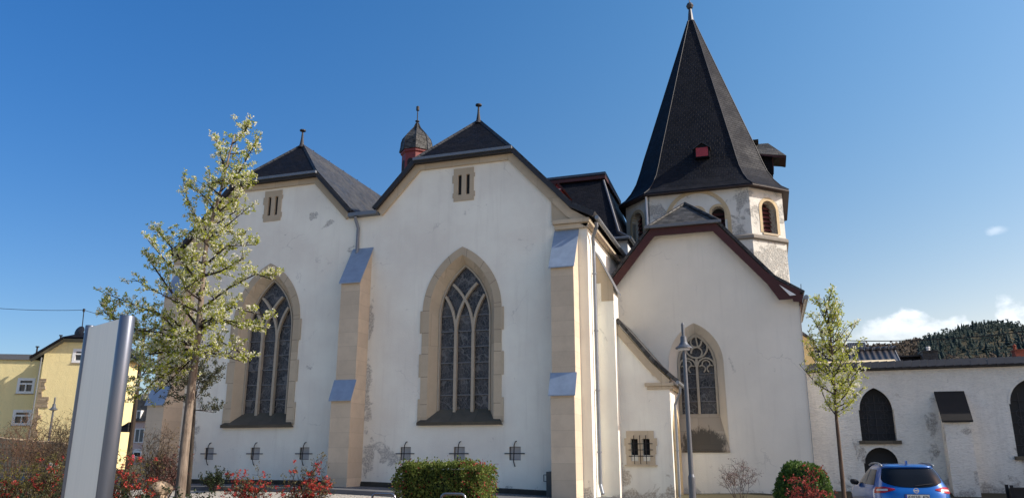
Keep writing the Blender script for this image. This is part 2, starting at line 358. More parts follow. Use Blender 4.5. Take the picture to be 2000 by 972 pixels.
def dup(o, off, parent=None):
    c = o.copy(); COL.objects.link(c)
    if parent is not None: c.parent = parent; c.matrix_parent_inverse = o.matrix_parent_inverse.copy()
    c.location = Vector(o.location) + Vector(off)
    for ch in [x for x in o.children]:
        k = ch.copy(); COL.objects.link(k); k.parent = c; k.matrix_parent_inverse = ch.matrix_parent_inverse.copy()
        for g in ch.children:
            h = g.copy(); COL.objects.link(h); h.parent = k; h.matrix_parent_inverse = g.matrix_parent_inverse.copy()
    return c
def arch_pts(c, a, s, t, n=12):
    # pointed arch from right spring over the apex to left spring
    h = t - s; e = (h * h - a * a) / (2 * a); r = a + e; th = math.atan2(h, e); P = []
    for i in range(n + 1): q = th * i / n; P.append((c - e + r * math.cos(q), s + r * math.sin(q)))
    for i in range(n - 1, -1, -1): q = th * i / n; P.append((c + e - r * math.cos(q), s + r * math.sin(q)))
    return P
def round_pts(c, a, s, n=12): return [(c + a * math.cos(math.pi * i / n), s + a * math.sin(math.pi * i / n)) for i in range(n + 1)]
def opening(c, a, z0, s, t, n=12): return [(c - a, z0), (c + a, z0)] + (arch_pts(c, a, s, t, n) if t else round_pts(c, a, s, n))
def rect(a, b, c, d): return [(a, c), (b, c), (b, d), (a, d)]

# ------------------------------------------------------------------ ground
def zt(u):
    pts = [(-300, .25), (-14, .22), (-8, .03), (-5, -.08), (2, .08), (9, .08), (300, .1)]
    for (a, b), (c, d) in zip(pts, pts[1:]):
        if u <= c: return b + (d - b) * max(0, min(1, (u - a) / (c - a)))
    return .1
def lerp_c(x, a, b, p, q): return p + (q - p) * max(0., min(1., (x - a) / (b - a)))
def gz(u, v):
    # the street lies lower than the church and rises towards it (further back on the right)
    v0 = lerp_c(u, -6, -1, 13, 24) + lerp_c(u, 1, 2, 0, 3.3); v1 = lerp_c(u, -6, -1, 22.6, 28.8) + lerp_c(u, 1, 2, 0, 1.1)
    hi = zt(u) - (.13 if u < -5.5 and v < 22.61 else .004)
    if v >= v1: return hi
    return -.52 + (hi + .52) * max(0., (v - v0) / (v1 - v0))
def sheet(name, us, vs, fn, mat, k='structure'):
    m = MB(); nu = len(us); m.raw([(u, v, fn(u, v)) for v in vs for u in us], [(j * nu + i, j * nu + i + 1, (j + 1) * nu + i + 1, (j + 1) * nu + i) for j in range(len(vs) - 1) for i in range(nu - 1)])
    return kind(m.build(name, mat), k)
US = [-3000, -600, -200, -90, -50, -30, -22, -14, -11, -8, -6.5, -5, -1, 2, 9, 20, 60, 200, 600, 3000]
t = NT('earth'); p = t.pos(); n = t.noise(p, .5, 8, .65)
M['earth'] = t.done(t.mix(n, (.06, .05, .035), (.11, .10, .06)), .95, 0, .1)
t = NT('cobble_street'); p = t.pos(); b = t.n('ShaderNodeTexVoronoi', feature='DISTANCE_TO_EDGE'); t.put(b.inputs['Vector'], p); b.inputs['Scale'].default_value = 7
n = t.noise(p, .8, 7, .6); c = t.mix(n, (.38, .345, .295), (.48, .44, .38)); c = t.mix(t.ss(b.outputs['Distance'], .06, .02), c, (.24, .215, .18)); t.bump(t.ss(b.outputs['Distance'], 0, .15), .5, .02)
M['street'] = t.done(c, .85, 0, .25)
t = NT('pavement_slabs'); p = t.pos(); b = t.n('ShaderNodeTexBrick'); t.put(b.inputs['Vector'], p); b.inputs['Scale'].default_value = 1; b.inputs['Brick Width'].default_value = .4; b.inputs['Row Height'].default_value = .4; b.inputs['Mortar Size'].default_value = .008
t.put(b.inputs['Color1'], (.13, .13, .135)); t.put(b.inputs['Color2'], (.17, .168, .165)); t.put(b.inputs['Mortar'], (.07, .07, .06)); n = t.noise(p, 1.4, 7, .6)
M['pave'] = t.done(t.mix(t.ss(n, .4, .8, 0, .5), b.outputs['Color'], (.08, .08, .075)), .85, 0, .2)
sheet('ground', US, [-3000, -300, -60, 0, 13, 15, 17, 19, 21, 22.6, 22.62, 24, 25, 26, 27, 28, 28.8, 29.9, 31, 60, 200, 700, 3000], lambda u, v: gz(u, v) - .03, M['earth'])
sheet('street', [u for u in US if -100 < u < 70], [-70, -20, 0, 6, 13, 15, 17, 19, 21, 22.58], lambda u, v: gz(u, v), M['street'])  # pale tone and unseen stretch behind the camera added to bounce warm light
sheet('pavement', [u for u in US if -60 < u < -4.9], [22.72, 25.2, 31.5], lambda u, v: zt(u), M['pave'])
m = MB()
us = [u for u in US if -60 < u < -4.9]
m.loft([[(u, 22.58, zt(u) - .2), (u, 22.58, zt(u) + .006), (u, 22.72, zt(u) + .006), (u, 22.72, zt(u) - .2)] for u in us]); kind(m.build('kerb', plain('kerb_stone', (.10, .10, .11), .8)), 'structure')
m = MB()
vs_ = [4, 8, 13, 15.3]
m.raw([(u, v, gz(u, v) + .05) for v in vs_ for u in (-40, -20, -12, -6, 0, 1)], [(j * 6 + i, j * 6 + i + 1, (j + 1) * 6 + i + 1, (j + 1) * 6 + i) for j in range(3) for i in range(5)])
kind(m.build('flower_bed', plain('bark_mulch', (.05, .036, .026), .95, 0, .1, .3, 14.)), 'structure')

# ------------------------------------------------------------------ church
church = thing('church', (-12, 28, 0), 'white plastered gothic church hall with two gables, sandstone buttresses and slate roofs', 'church')
G1, G2 = -18.1, -10.0
ZH, HW, SL = 11.93, 1.88, 1.08          # half-hip eave height, its half width, roof slope
def gable_top(c): return [(c - 3.45, 10.22), (c - HW, ZH), (c + HW, ZH), (c + 3.45, 10.22)]
LE = [(G1 - 4.75, 9.05), (G1 - 4.1, 9.5)]
RE = [(G2 + 4.1, 9.5), (G2 + 4.6, 9.1)]
top_line = LE + [(G1 - 3.45, 10.22)][0:0] + gable_top(G1)[1:] + gable_top(G2)[:3] + RE
ZB = -.6
WIN = dict(a=1.5, z0=2.30, s=6.2, t=8.53)
holes = []
for c in (G1, G2):
    holes.append(opening(c, WIN['a'] - .01, WIN['z0'], WIN['s'], WIN['t'] - .01))
for c in (G1 - .14, G2): holes.append(rect(c - .34, c + .34, 10.42, 11.42))
CELL = [-20.15, -18.11, -16.02, -12.0, -10.0, -8.02]
for u in CELL: holes.append(rect(u - .2, u + .2, 1.09, 1.52))
outer = [(G1 - 4.7, ZB), (G2 + 4.6, ZB)] + top_line[::-1]
outer = [(G1 - 4.7, ZB)] + [(G2 + 4.6, ZB), (G2 + 4.6, 9.1)] + [p for p in top_line[::-1][1:]]
m = MB(); m.slab(outer, holes, 25, 25.5)
m.box((G2 + 4.1, 25.5, ZB), (G2 + 4.597, 31.2, 9.05)); m.box((G1 - 4.7, 25.5, ZB), (G1 - 4.2, 31.2, 9.05))
facade = m.build('facade_wall', M['facade'], church)
# dark damp plinth strip at the foot of the wall
m = MB(); us = [-22.85, -14.9, -13.3, -8, -6.6]
m.loft([[(u, 24.93, -.6), (u, 25.02, -.6), (u, 25.02, zt(u) + .17), (u, 24.95, zt(u) + .14)] for u in us]); m.build('plinth', plain('damp_plinth', (.055, .052, .045), .9, 0, .2, .3), church)
# sandstone verge under each roof edge
m = MB()
m.strip([(G1 - 4.75, 9.15), (G1 - 4.1, 9.5), (G1 - HW, ZH + .03), (G1 + HW, ZH + .03), (G1 + 3.5, 10.22)], .3, 24.9, 25.02, 0, -.5)
m.build('verge', M['sand_plain'], church)
m = MB(); m.strip([(G2 - 3.5, 10.22), (G2 - HW, ZH + .03), (G2 + HW, ZH + .03), (G2 + 4.1, 9.5), (G2 + 4.75, 9.1)], .3, 24.9, 25.02, 0, -.5)
m.build('verge', M['sand_plain'], church)
for s, c in ((-1, G1), (1, G2)):
    m = MB(); e = c + s * 4.6
    tri = [(c + s * 3.35, 9.14), (e, 9.14), (e, 9.2), (c + s * 3.35, 10.0)]
    if s < 0: tri = tri[::-1]
    m.prism([(u, 24.95, z) for u, z in tri], (0, .06, 0)); m.build('kneeler', M['sand_plain'], church)
    m = MB(); a, b = sorted((c + s * 3.4, e + s * .12))
    m.box((a, 24.82, 9.0), (b, 25.01, 9.16)); m.box((a + .06, 24.9, 8.82), (b - .05, 25.012, 8.998))
    a2, b2 = sorted((e + s * .002, e + s * .13)); m.box((a2, 25.012, 8.85), (b2, 31, 9.14))
    m.build('cornice', M['sand_plain'], church, bevel=.02)
# pointed windows
def gothic_window(c):
    m = MB(); a, s, t, z0 = 1.5, 6.2, 8.53, 2.30; n = 14
    ai, si, ti, zi = .985, 6.0, 7.93, 2.74
    def ring(a, s, t, z): return [(c + a, z), (c + a, (z + s) / 2)] + arch_pts(c, a, s, t, n) + [(c - a, (z + s) / 2), (c - a, z)]
    O = ring(a, s, t, z0); Md = ring(a - .27, s, t - .30, z0 + .10); I = ring(ai, si, ti, zi)
    rings = [(O, 25.03), (O, 24.965), (Md, 24.965), ([(x * 1, z) for x, z in I], 25.34), (I, 25.47)]
    for (A, ya), (B, yb) in zip(rings, rings[1:]):
        for k in range(len(A) - 1): m.poly([(A[k][0], ya, A[k][1]), (B[k][0], yb, B[k][1]), (B[k + 1][0], yb, B[k + 1][1]), (A[k + 1][0], ya, A[k + 1][1])])
    for k, zz in enumerate((2.34, 3.9, 5.45)):     # alternating longer jamb blocks
        for sg in (-1, 1): m.box((c + sg * (a - .02), 24.962, zz), (c + sg * (a + .08), 25.02, zz + .8))
    for k in range(3, len(O) - 3, 4):              # joints between the arch stones
        A, B = Vector(O[k]), Vector(Md[k]); I2 = Vector(I[k]); d = (A - B).normalized(); q = Vector((-d.y, d.x)) * .008
        m.poly([(A.x - q.x, 24.963, A.y - q.y), (B.x - q.x, 24.963, B.y - q.y), (B.x + q.x, 24.963, B.y + q.y), (A.x + q.x, 24.963, A.y + q.y)], 1)
    for zz in (2.95, 3.9, 4.7, 5.45, 6.25):
        for sg in (-1, 1):
            x0, x1 = sorted((c + sg * (a + .0), c + sg * (a - .27))); m.poly([(x0, 24.962, zz - .008), (x1, 24.962, zz - .008), (x1, 24.962, zz + .008), (x0, 24.962, zz + .008)], 1)
    root = m.build('gothic_window', [M['sand_plain'], M['joint']], church)
    g = MB(); g.poly([(u, 25.42, z) for u, z in opening(c, ai + .01, 2.6, si, ti)]); g.build('leaded_glass', M['glass'], root)
    tr = MB(); h = ti - si; e = (h * h - ai * ai) / (2 * ai); r = ai + e
    def inside(x, z): return z < si or (abs(x) + e) ** 2 + (z - si) ** 2 < (r - .02) ** 2
    hw = .05
    for mm in (-.33, .33):
        tr.strip([(c + mm, zi - .05), (c + mm, si - .55)], .10, 25.27, 25.41)
        for sg in (-1, 1):
            P = []; zs = si - .55; th = 0
            while th < 1.5:
                x = mm + sg * (r - r * math.cos(th)); z = zs + r * math.sin(th)
                if not inside(x, z) and z > si - .2 or abs(x) > ai - .01: break
                P.append((c + x, z)); th += .06
            if len(P) > 1: tr.strip(P, .088, 25.275 + (.003 if sg > 0 else 0), 25.405)
    tr.strip([(c + ai - .025, zi)] + [(x * 1.0, z) for x, z in arch_pts(c, ai - .025, si, ti - .03, n)] + [(c - ai + .025, zi)], .06, 25.29, 25.409)
    tr.build('tracery', plain('tracery_stone', (.43, .37, .285), .85, 0, .3, .08), root)
    for k in range(6):
        z = 3.28 + k * .56
        if z > 6.2: break
        b = MB()
        b.box((c - ai + .03, 25.375, z - .018), (c + ai - .03, 25.418, z + .018)); b.build('saddle_bar', plain('saddle_bar', (.17, .17, .175), .5, .3), root)
    sl = MB()
    sl.poly([(c - 1.56, 24.86, 2.34), (c + 1.56, 24.86, 2.34), (c + 1.0, 25.42, 2.80), (c - 1.0, 25.42, 2.80)])
    sl.poly([(c - 1.56, 24.86, 2.24), (c + 1.56, 24.86, 2.24), (c + 1.56, 24.86, 2.34), (c - 1.56, 24.86, 2.34)])
    sl.poly([(c - 1.56, 24.86, 2.24), (c - 1.56, 25.1, 2.24), (c + 1.56, 25.1, 2.24), (c + 1.56, 24.86, 2.24)])
    for sg in (-1, 1): sl.poly([(c + sg * 1.56, 24.86, 2.24), (c + sg * 1.56, 25.1, 2.24), (c + sg * 1.0, 25.42, 2.8), (c + sg * 1.56, 24.86, 2.34)])
    sl.build('sill', M['moss'], root)
    return root
gw = gothic_window(G2)
dup(gw, (G1 - G2, 0, 0), church)
# slit windows high in the gables
def slit_window(c):
    m = MB(); m.slab([(c - .39, 10.28), (c + .41, 10.28), (c + .41, 10.42), (c + .45, 10.42), (c + .45, 10.62), (c + .4, 10.62), (c + .4, 11.18), (c + .44, 11.18), (c + .44, 11.34), (c + .4, 11.34), (c + .4, 11.56), (c - .4, 11.56), (c - .4, 11.3), (c - .45, 11.3), (c - .45, 11.0), (c - .39, 11.0), (c - .39, 10.6), (c - .43, 10.6), (c - .43, 10.42), (c - .39, 10.42)],
           [rect(c - .22, c - .08, 10.52, 11.3), rect(c + .1, c + .24, 10.52, 11.3)], 24.97, 25.3)
    o = m.build('slit_window', M['sand_plain'], church)
    d = MB(); d.box((c - .33, 25.06, 10.45), (c + .33, 25.32, 11.4)); d.build('louvre_or_dark_fill', M['dark'], o)  # plain black box filling the recess, standing in for its shade
    return o
sw = slit_window(G2); dup(sw, (G1 - .14 - G2, 0, 0), church)
# small barred cellar windows
def cellar_window(u):
    m = MB(); m.box((u - .21, 25.10, 1.08), (u + .21, 25.14, 1.53)); o = m.build('cellar_window', M['white_pane'], church)
    b = MB(); b.tube([(u - .34, 24.94, 1.30), (u + .34, 24.94, 1.30)], .016, 6); b.tube([(u - .33, 24.94, 1.30), (u - .33, 25.02, 1.30)], .016, 5); b.tube([(u + .33, 24.94, 1.30), (u + .33, 25.02, 1.30)], .016, 5); b.build('horizontal_bar', M['iron'], o)
    b = MB(); b.tube([(u + .06, 25.02, 1.70), (u + .03, 24.95, 1.68), (u, 24.915, 1.58), (u - .02, 24.915, 1.05), (u + .0, 24.95, .93), (u + .0, 25.02, .88)], .017, 6); b.build('vertical_bar', M['iron'], o)
    b = MB(); b.strip([(u - .205, 1.085), (u + .205, 1.085), (u + .205, 1.525), (u - .205, 1.525), (u - .205, 1.085)], .035, 25.06, 25.105); b.build('frame', M['iron'], o)
    return o
cw = cellar_window(CELL[0])
for u in CELL[1:]: dup(cw, (u - CELL[0], 0, 0), church)
# buttresses
def buttress(c, wd, topz=8.95, side=True):
    a, b = c - wd / 2, c + wd / 2
    m = MB(); prof = [(25.05, ZB), (24.0, ZB), (24.0, 3.12), (24.22, 3.75), (24.22, 7.32), (25.05, 8.72)]
    m.prism([(a, y, z) for y, z in prof], (wd, 0, 0)); o = m.build('buttress', M['sand'], church)
    for (z0, z1, y0, y1) in ((7.28, 8.78, 24.12, 25.0), (3.06, 3.78, 23.9, 24.21)):
        k = MB(); d = .035
        k.prism([(a - .05, y0, z0), (a - .05, y0, z0 + d), (a - .05, y1, z1 + d), (a - .05, y1, z1)], (wd + .1, 0, 0)); k.build('cap', M['cap'], o)
    return o
bt = buttress(-14.05, .78); dup(bt, (-21.98 + 14.05, 0, 0), church); dup(bt, (-6.12 + 14.05, 0, 0), church)
# quoin wrap next to the middle buttress: the wall meets at an irregular edge, sandstone return on the corner pier
# side buttress projecting to the right of the hall
m = MB(); m.prism([(-5.41, 26.15, ZB), (-4.77, 26.15, ZB), (-4.77, 26.15, 6.95), (-5.41, 26.15, 8.3)], (0, .85, 0)); sb = m.build('side_buttress', M['facade'], church)
m = MB(); m.prism([(-5.42, 26.13, 8.36), (-5.42, 26.13, 7.1), (-5.2, 26.13, 7.1), (-5.2, 26.13, 6.45), (-4.765, 26.13, 6.45), (-4.765, 26.13, 7.0)][::-1], (0, .03, 0)); m.build('coping_stone', M['sand_plain'], sb)
m = MB(); m.prism([(-5.43, 26.06, 8.34), (-4.66, 26.06, 6.78), (-4.66, 26.06, 6.83), (-5.43, 26.06, 8.39)], (0, 1.02, 0)); m.build('cap', M['lead'], sb)
# roofs of the two gables
RZ = ZH + HW * SL
def gable_roof(c, right):
    yf, yb, ya = 24.72, 36, 26.45; z = lambda du: RZ - SL * abs(du) + .1
    m = MB(); zr = RZ + .1
    for sg in (-1, 1):
        end = [(sg * 3.55, z(3.55))]
        if (right and sg > 0) or (not right and sg < 0): end = [(sg * 4.1, z(4.1)), (sg * 4.9, z(4.1) - .42)]
        pr = [(sg * (HW + .0), z(HW))] + end
        ridge = [(c, ya, zr), (c, yb, zr)]
        # first facet: ridge down to the half-hip eave level, then on down
        A = [Vector((c, ya, zr)), Vector((c + pr[0][0], yf, pr[0][1])), Vector((c + pr[0][0], yb, pr[0][1])), Vector((c, yb, zr))]
        m.poly(A if sg < 0 else A[::-1])
        for (x0, z0), (x1, z1) in zip(pr, pr[1:]):
            Q = [(c + x0, yf, z0), (c + x1, yf, z1), (c + x1, yb, z1), (c + x0, yb, z0)]; m.poly(Q if sg < 0 else Q[::-1])
    m.poly([(c - HW, yf, z(HW)), (c + HW, yf, z(HW)), (c, ya, zr)], 1)
    o = m.build('gable_roof', [M['slate'], M['slate_dark']], church, solid=.11)
    g = MB(); g.box((c - HW - .05, yf - .13, ZH + .03), (c + HW + .1, yf - .005, ZH + .13)); g.build('hip_gutter', M['zinc'], o)
    g = MB()
    g.strip([(c - HW - .04, ZH - .02), (c + HW + .04, ZH - .02)], .07, yf - .05, yf + .2)
    P = [(HW, z(HW)), (3.55, z(3.55))]
    for sg in (-1, 1):
        end = [(sg * 4.1, z(4.1)), (sg * 4.9, z(4.1) - .42)] if (right and sg > 0) or (not right and sg < 0) else [(sg * 3.5, z(3.5))]
        g.strip([(c + sg * HW, z(HW) - .02)] + [(c + x, zz - .02) for x, zz in end], .13, yf - .03, yf + .12)
    g.build('roof_edge', M['edge'], o)
    f = MB(); f.lathe((c, ya, zr - .08), [(.16, 0), (.09, .15), (.05, .45), (.035, .72), (.05, .74), (.13, .77), (.13, .82), (.03, .86)], 10); f.build('finial', M['edge'], o)
    f = MB(); f.tube([(c, ya, zr + .02), (c, yb, zr + .02)], .05, 6)
    for k in range(6): f.tube([(c + .02, ya + .9 + k * 1.3, zr), (c + .02, ya + .9 + k * 1.3, zr + .16)], .015, 4)
    f.build('ridge_cap', M['edge'], o)
    return o
gable_roof(G1, False); gable_roof(G2, True)
m = MB(); m.box((G1 + 3.45, 24.74, 10.06), (G2 - 3.45, 24.9, 10.2)); m.box((G1 + 3.4, 24.9, 10.05), (G2 - 3.4, 25.02, 10.17)); m.build('valley_gutter', M['zinc'], church)
M['pipe'] = plain('weathered_pipe', (.20, .22, .25), .5, .35, .5, .2)
def pipe(pts, r=.062, mat='pipe', name='downspout'):
    m = MB(); m.tube(pts, r, 10)
    for a, b in zip(pts, pts[1:]):
        a, b = Vector(a), Vector(b)
        if abs((b - a).z) > 1.6:
            k = int(abs((b - a).z) / 1.7)
            for i in range(k): q = a.lerp(b, (i + .5) / k); m.lathe(q, [(r * 1.02, -.025), (r * 1.3, -.025), (r * 1.3, .025), (r * 1.02, .025)], 10)
    return m.build(name, M[mat], church, smooth=False)
pipe([(-14.35, 24.8, 10.05), (-14.35, 24.85, 9.9), (-14.27, 24.92, 9.6), (-14.27, 24.92, 7.4)])
pipe([(-5.08, 25.05, 9.02), (-5.08, 25.1, 8.88), (-5.28, 25.35, 8.55), (-5.29, 25.5, 8.3), (-5.29, 25.5, .35), (-5.2, 25.4, .05)])
pipe([(-2.72, 26.75, 3.45), (-2.74, 26.8, 3.3), (-2.94, 26.95, 2.9), (-2.95, 26.95, -.1)], .045)
m = MB(); m.tube([(-5.0, 24.75, 9.1), (-5.0, 31.5, 9.1)], .075, 10); m.build('eaves_gutter', M['zinc_pipe'], church)
# nave behind: wall, mansard roof, red dormer
m = MB(); m.box((-24, 31, ZB), (-4.98, 41, 10.0)); m.build('nave_wall', M['cloth_white'], church)
xl, xr = -24.4, -4.85
E0 = [(xl, 30.75, 9.95), (xr, 30.75, 9.95), (xr, 41.2, 9.95), (xl, 41.2, 9.95)]
E1 = [(xl + .5, 31.3, 10.35), (xr - .5, 31.3, 10.35), (xr - .5, 40.7, 10.35), (xl + .5, 40.7, 10.35)]
E2 = [(xl + 1.7, 34.0, 13.85), (xr - 1.65, 34.0, 13.85), (xr - 1.65, 38, 13.85), (xl + 1.7, 38, 13.85)]
E3 = [(xl + 2.2, 35.95, 15.0), (xr - 1.9, 35.95, 15.0), (xr - 1.9, 36.1, 15.0), (xl + 2.2, 36.1, 15.0)]
m = MB(); m.loft([E0, E1, E2], 0, True, True, True); nr = m.build('nave_roof', M['slate_dark'], church)
E2b = [(x + (.12 if x > -12 else -.12), y + (-.14 if y < 36 else .14), z + .02) for x, y, z in E2]; E2c = [(x, y, z + .16) for x, y, z in E2b]
m = MB(); m.loft([E2b, E2c]); m.build('fascia', M['red'], nr)
m = MB(); m.loft([[(x, y, z + .02) for x, y, z in E2c], [(x, y, z + .06) for x, y, z in E2c], E3]); m.build('upper_roof', M['slate_dark'], nr)
m = MB(); m.tube([(xl, 30.72, 9.98), (xr, 30.72, 9.98)], .07, 8); m.tube([(xr + .03, 30.72, 9.98), (xr + .03, 41, 9.98)], .07, 8); m.build('eaves_gutter', M['zinc'], nr)
m = MB(); m.tube([(xr - 1.62, 33.95, 13.8), (xr - .52, 31.25, 10.42), (xr, 30.72, 10.0)], .05, 6); m.build('hip_ridge', M['lead'], nr)
m = MB(); c = at(1088, 375, 31.9)
m.prism([(c.x - .1, 31.5, c.z - .45), (c.x + .32, 31.5, c.z - .45), (c.x + .32, 31.5, c.z + .0), (c.x + .11, 31.5, c.z + .24), (c.x - .1, 31.5, c.z + .0)], (0, 1.6, 0)); dm = m.build('dormer', M['brightred'], nr)
m = MB(); m.strip([(c.x - .2, c.z - .1), (c.x + .11, c.z + .3), (c.x + .42, c.z - .1)], .07, 31.4, 33); m.build('dormer_roof', M['red'], dm)
m = MB()
for k in range(4): m.box((c.x - .06, 31.46, c.z - .38 + k * .11), (c.x + .28, 31.49, c.z - .35 + k * .11))
m.build('louvre_or_dark_fill', M['white'], dm)
# ridge turret with onion dome
tc_ = Vector((-17.25, 36.0, 0)); r0 = R(22.5)
m = MB(); m.lathe(tc_, [(.78, 14.4), (.78, 17.1), (.86, 17.18), (.86, 17.32), (.8, 17.36)], 8, 0, r0); bt_ = m.build('bell_turret', plain('turret_red', (.20, .035, .032), .6), church)
m = MB(); m.lathe(tc_, [(.92, 17.3), (.90, 17.42), (.87, 17.62), (.85, 17.85), (.78, 18.1), (.64, 18.32), (.46, 18.5), (.29, 18.66), (.19, 18.82), (.12, 19.0), (.07, 19.1)], 8, 0, r0); m.build('onion_dome', M['slate_old'], bt_)
m = MB()
for k in range(8):
    a = r0 + k * math.pi / 4
    m.tube([tc_ + Vector((math.cos(a) * r_, math.sin(a) * r_, z)) for r_, z in ((.93, 17.3), (.87, 17.62), (.85, 17.88), (.78, 18.12), (.47, 18.52), (.19, 18.84), (.08, 19.1))], .022, 5)
m.build('dome_ridge', M['edge'], bt_)
m = MB(); m.lathe(tc_, [(.09, 19.05), (.05, 19.15), (.12, 19.2), (.12, 19.24), (.03, 19.28), (.028, 19.85), (.09, 19.87), (.09, 20.1), (.02, 20.15)], 10); m.build('finial', M['edge'], bt_)
for k in range(8):
    a = k * math.pi / 4; q = Matrix.Translation(tc_) @ Matrix.Rotation(a, 4, 'Z')
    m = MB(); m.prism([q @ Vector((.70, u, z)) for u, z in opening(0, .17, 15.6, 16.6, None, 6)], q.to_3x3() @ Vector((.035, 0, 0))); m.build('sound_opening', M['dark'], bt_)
# choir
CC = -2.48; CY = 29.0
CS = 1.22; CZH, CHW = 9.62, 1.22
def cz(du): return CZH - CS * (abs(du) - CHW)
ctop = [(CC - 4.0, cz(3.3) - .55), (CC - 3.3, cz(3.3)), (CC - CHW, CZH), (CC + CHW, CZH), (CC + 3.05, cz(3.05)), (CC + 3.9, 6.55)]
CW = dict(c=-2.33, a=.98, z0=1.4, s=4.5, t=5.98)
hole = [(CW['c'] - CW['a'], 1.4), (CW['c'] + CW['a'], 1.4)] + arch_pts(CW['c'], CW['a'], 4.5, 5.98)
m = MB(); m.slab([(CC - 4.0, ZB), (CC + 3.86, ZB), (CC + 3.9, 6.55)] + ctop[::-1][1:], [hole], CY, 29.75)
m.box((CC + 3.3, 29.751, ZB), (CC + 3.86, 36, 6.5)); m.build('choir_wall', M['choir_plaster'], church)
# choir window with plaster splay, two lights and a flowing roundel
c = CW['c']; n = 14
def ring2(a, s, t, z): return [(c + a, z), (c + a, (z + s) / 2)] + arch_pts(c, a, s, t, n) + [(c - a, (z + s) / 2), (c - a, z)]
m = MB(); A = ring2(.985, 4.5, 5.985, 1.4); B = ring2(.70, 4.45, 5.66, 2.66)
for k in range(len(A) - 1): m.poly([(A[k][0], 28.99, A[k][1]), (B[k][0], 29.36, B[k][1]), (B[k + 1][0], 29.36, B[k + 1][1]), (A[k + 1][0], 28.99, A[k + 1][1])])
cwn = m.build('choir_window', plaster('splay_plaster', (.66, .60, .51), tone=.1), church)
m = MB(); m.poly([(c - .98, 28.97, 1.42), (c + .98, 28.97, 1.42), (c + .70, 29.36, 2.70), (c - .70, 29.36, 2.70)]); m.box((c - 1.0, 28.95, 1.34), (c + 1.0, 29.2, 1.415))
t = NT('stained_sill'); uv = t.uv(); p = t.pos()
b = t.n('ShaderNodeTexBrick'); t.put(b.inputs['Vector'], uv); b.inputs['Scale'].default_value = 1; b.inputs['Brick Width'].default_value = .8; b.inputs['Row Height'].default_value = .5; b.inputs['Mortar Size'].default_value = .006
t.put(b.inputs['Color1'], (.40, .33, .25)); t.put(b.inputs['Color2'], (.46, .39, .30)); t.put(b.inputs['Mortar'], (.3, .25, .2))
v = t.n('ShaderNodeVectorMath', operation='LENGTH'); t.put(v.inputs[0], t.map(p, (1 / .95, 0, 1 / .82), loc=(2.25 / .95, 0, -1.5 / .82)))
mk = t.ss(t.math('ADD', t.math('SUBTRACT', 1., v.outputs['Value']), t.math('MULTIPLY', t.noise(t.map(p, (6, 6, 1.5)), 2, 6, .7), 1.1)), .58, .86)
M['sill'] = t.done(t.mix(t.math('MULTIPLY', mk, .88), b.outputs['Color'], (.055, .05, .042)), .9, 0, .2)
m.build('sill', M['sill'], cwn)
m = MB(); m.poly([(u, 29.45, z) for u, z in opening(c, .71, 2.6, 4.45, 5.66)]); m.build('leaded_glass', M['glass'], cwn)
m = MB(); y0, y1 = 29.31, 29.44
m.strip([(c + .66, 2.68)] + arch_pts(c, .66, 4.45, 5.6, n) + [(c - .66, 2.68)], .08, y0, y1)
m.strip([(c, 2.68), (c, 4.7)], .085, y0 + .002, y1)
def arc(cx, cz_, r, a0, a1, k=12): return [(cx + r * math.cos(R(a0 + (a1 - a0) * i / k)), cz_ + r * math.sin(R(a0 + (a1 - a0) * i / k))) for i in range(k + 1)]
for sg in (-1, 1):
    q = c + sg * .335
    m.strip(arc(q, 4.42, .30, 0, 180), .058, y0 + .004, y1)
    m.strip(arc(q - .16, 4.32, .13, -60, 130, 8), .042, y0 + .006, y1); m.strip(arc(q + .16, 4.32, .13, 240, 50, 8), .042, y0 + .007, y1); m.strip(arc(q, 4.5, .14, -20, 200, 8), .042, y0 + .008, y1)
m.strip(arc(c + .02, 5.13, .40, 0, 360, 24), .058, y0 + .003, y1)
m.strip(arc(c + .02, 5.33, .20, 90, 270, 10)[::-1] + arc(c + .02, 4.93, .20, 90, -90, 10)[1:][::1], .052, y0 + .009, y1)
m.strip(arc(c + .02, 5.33, .20, 270, 370, 8), .06, y0 + .010, y1); m.strip(arc(c + .02, 4.93, .20, 90, 190, 8), .06, y0 + .011, y1)
m.build('tracery', plain('tracery_stone', (.43, .37, .285)), cwn)
for z in (3.15, 3.65, 4.15):
    m = MB(); m.box((c - .64, 29.40, z - .015), (c + .64, 29.445, z + .015)); m.build('saddle_bar', plain('saddle_bar', (.17, .17, .175)), cwn)
# choir roof with red bargeboards
yf, yb, ya = 28.68, 35, 30.25; crz = CZH + 1.42
m = MB()
for sg in (-1, 1):
    lo = (sg * 3.1, cz(3.1) + .12); ed = (sg * 4.06, cz(3.1) - .52)
    A = [(CC, ya, crz), (CC + sg * CHW, yf, CZH + .12), (CC + sg * CHW, yb, CZH + .12), (CC, yb, crz)]; m.poly(A if sg < 0 else A[::-1])
    for (x0, z0), (x1, z1) in (((sg * CHW, CZH + .12), lo), (lo, ed)):
        Q = [(CC + x0, yf, z0), (CC + x1, yf, z1), (CC + x1, yb, z1), (CC + x0, yb, z0)]; m.poly(Q if sg < 0 else Q[::-1])
m.poly([(CC - CHW - .1, yf - .05, CZH + .1), (CC + CHW + .1, yf - .05, CZH + .1), (CC, ya, crz)], 1)
cr = m.build('choir_roof', [M['slate'], M['slate_old']], church, solid=.1)
m = MB(); m.tube([(CC + CHW + .1, yf - .05, CZH + .14), (CC, ya, crz + .03)], .07, 6); m.tube([(CC - CHW - .1, yf - .05, CZH + .14), (CC, ya, crz + .03)], .05, 6); m.build('hip_ridge', M['slate_old'], cr)
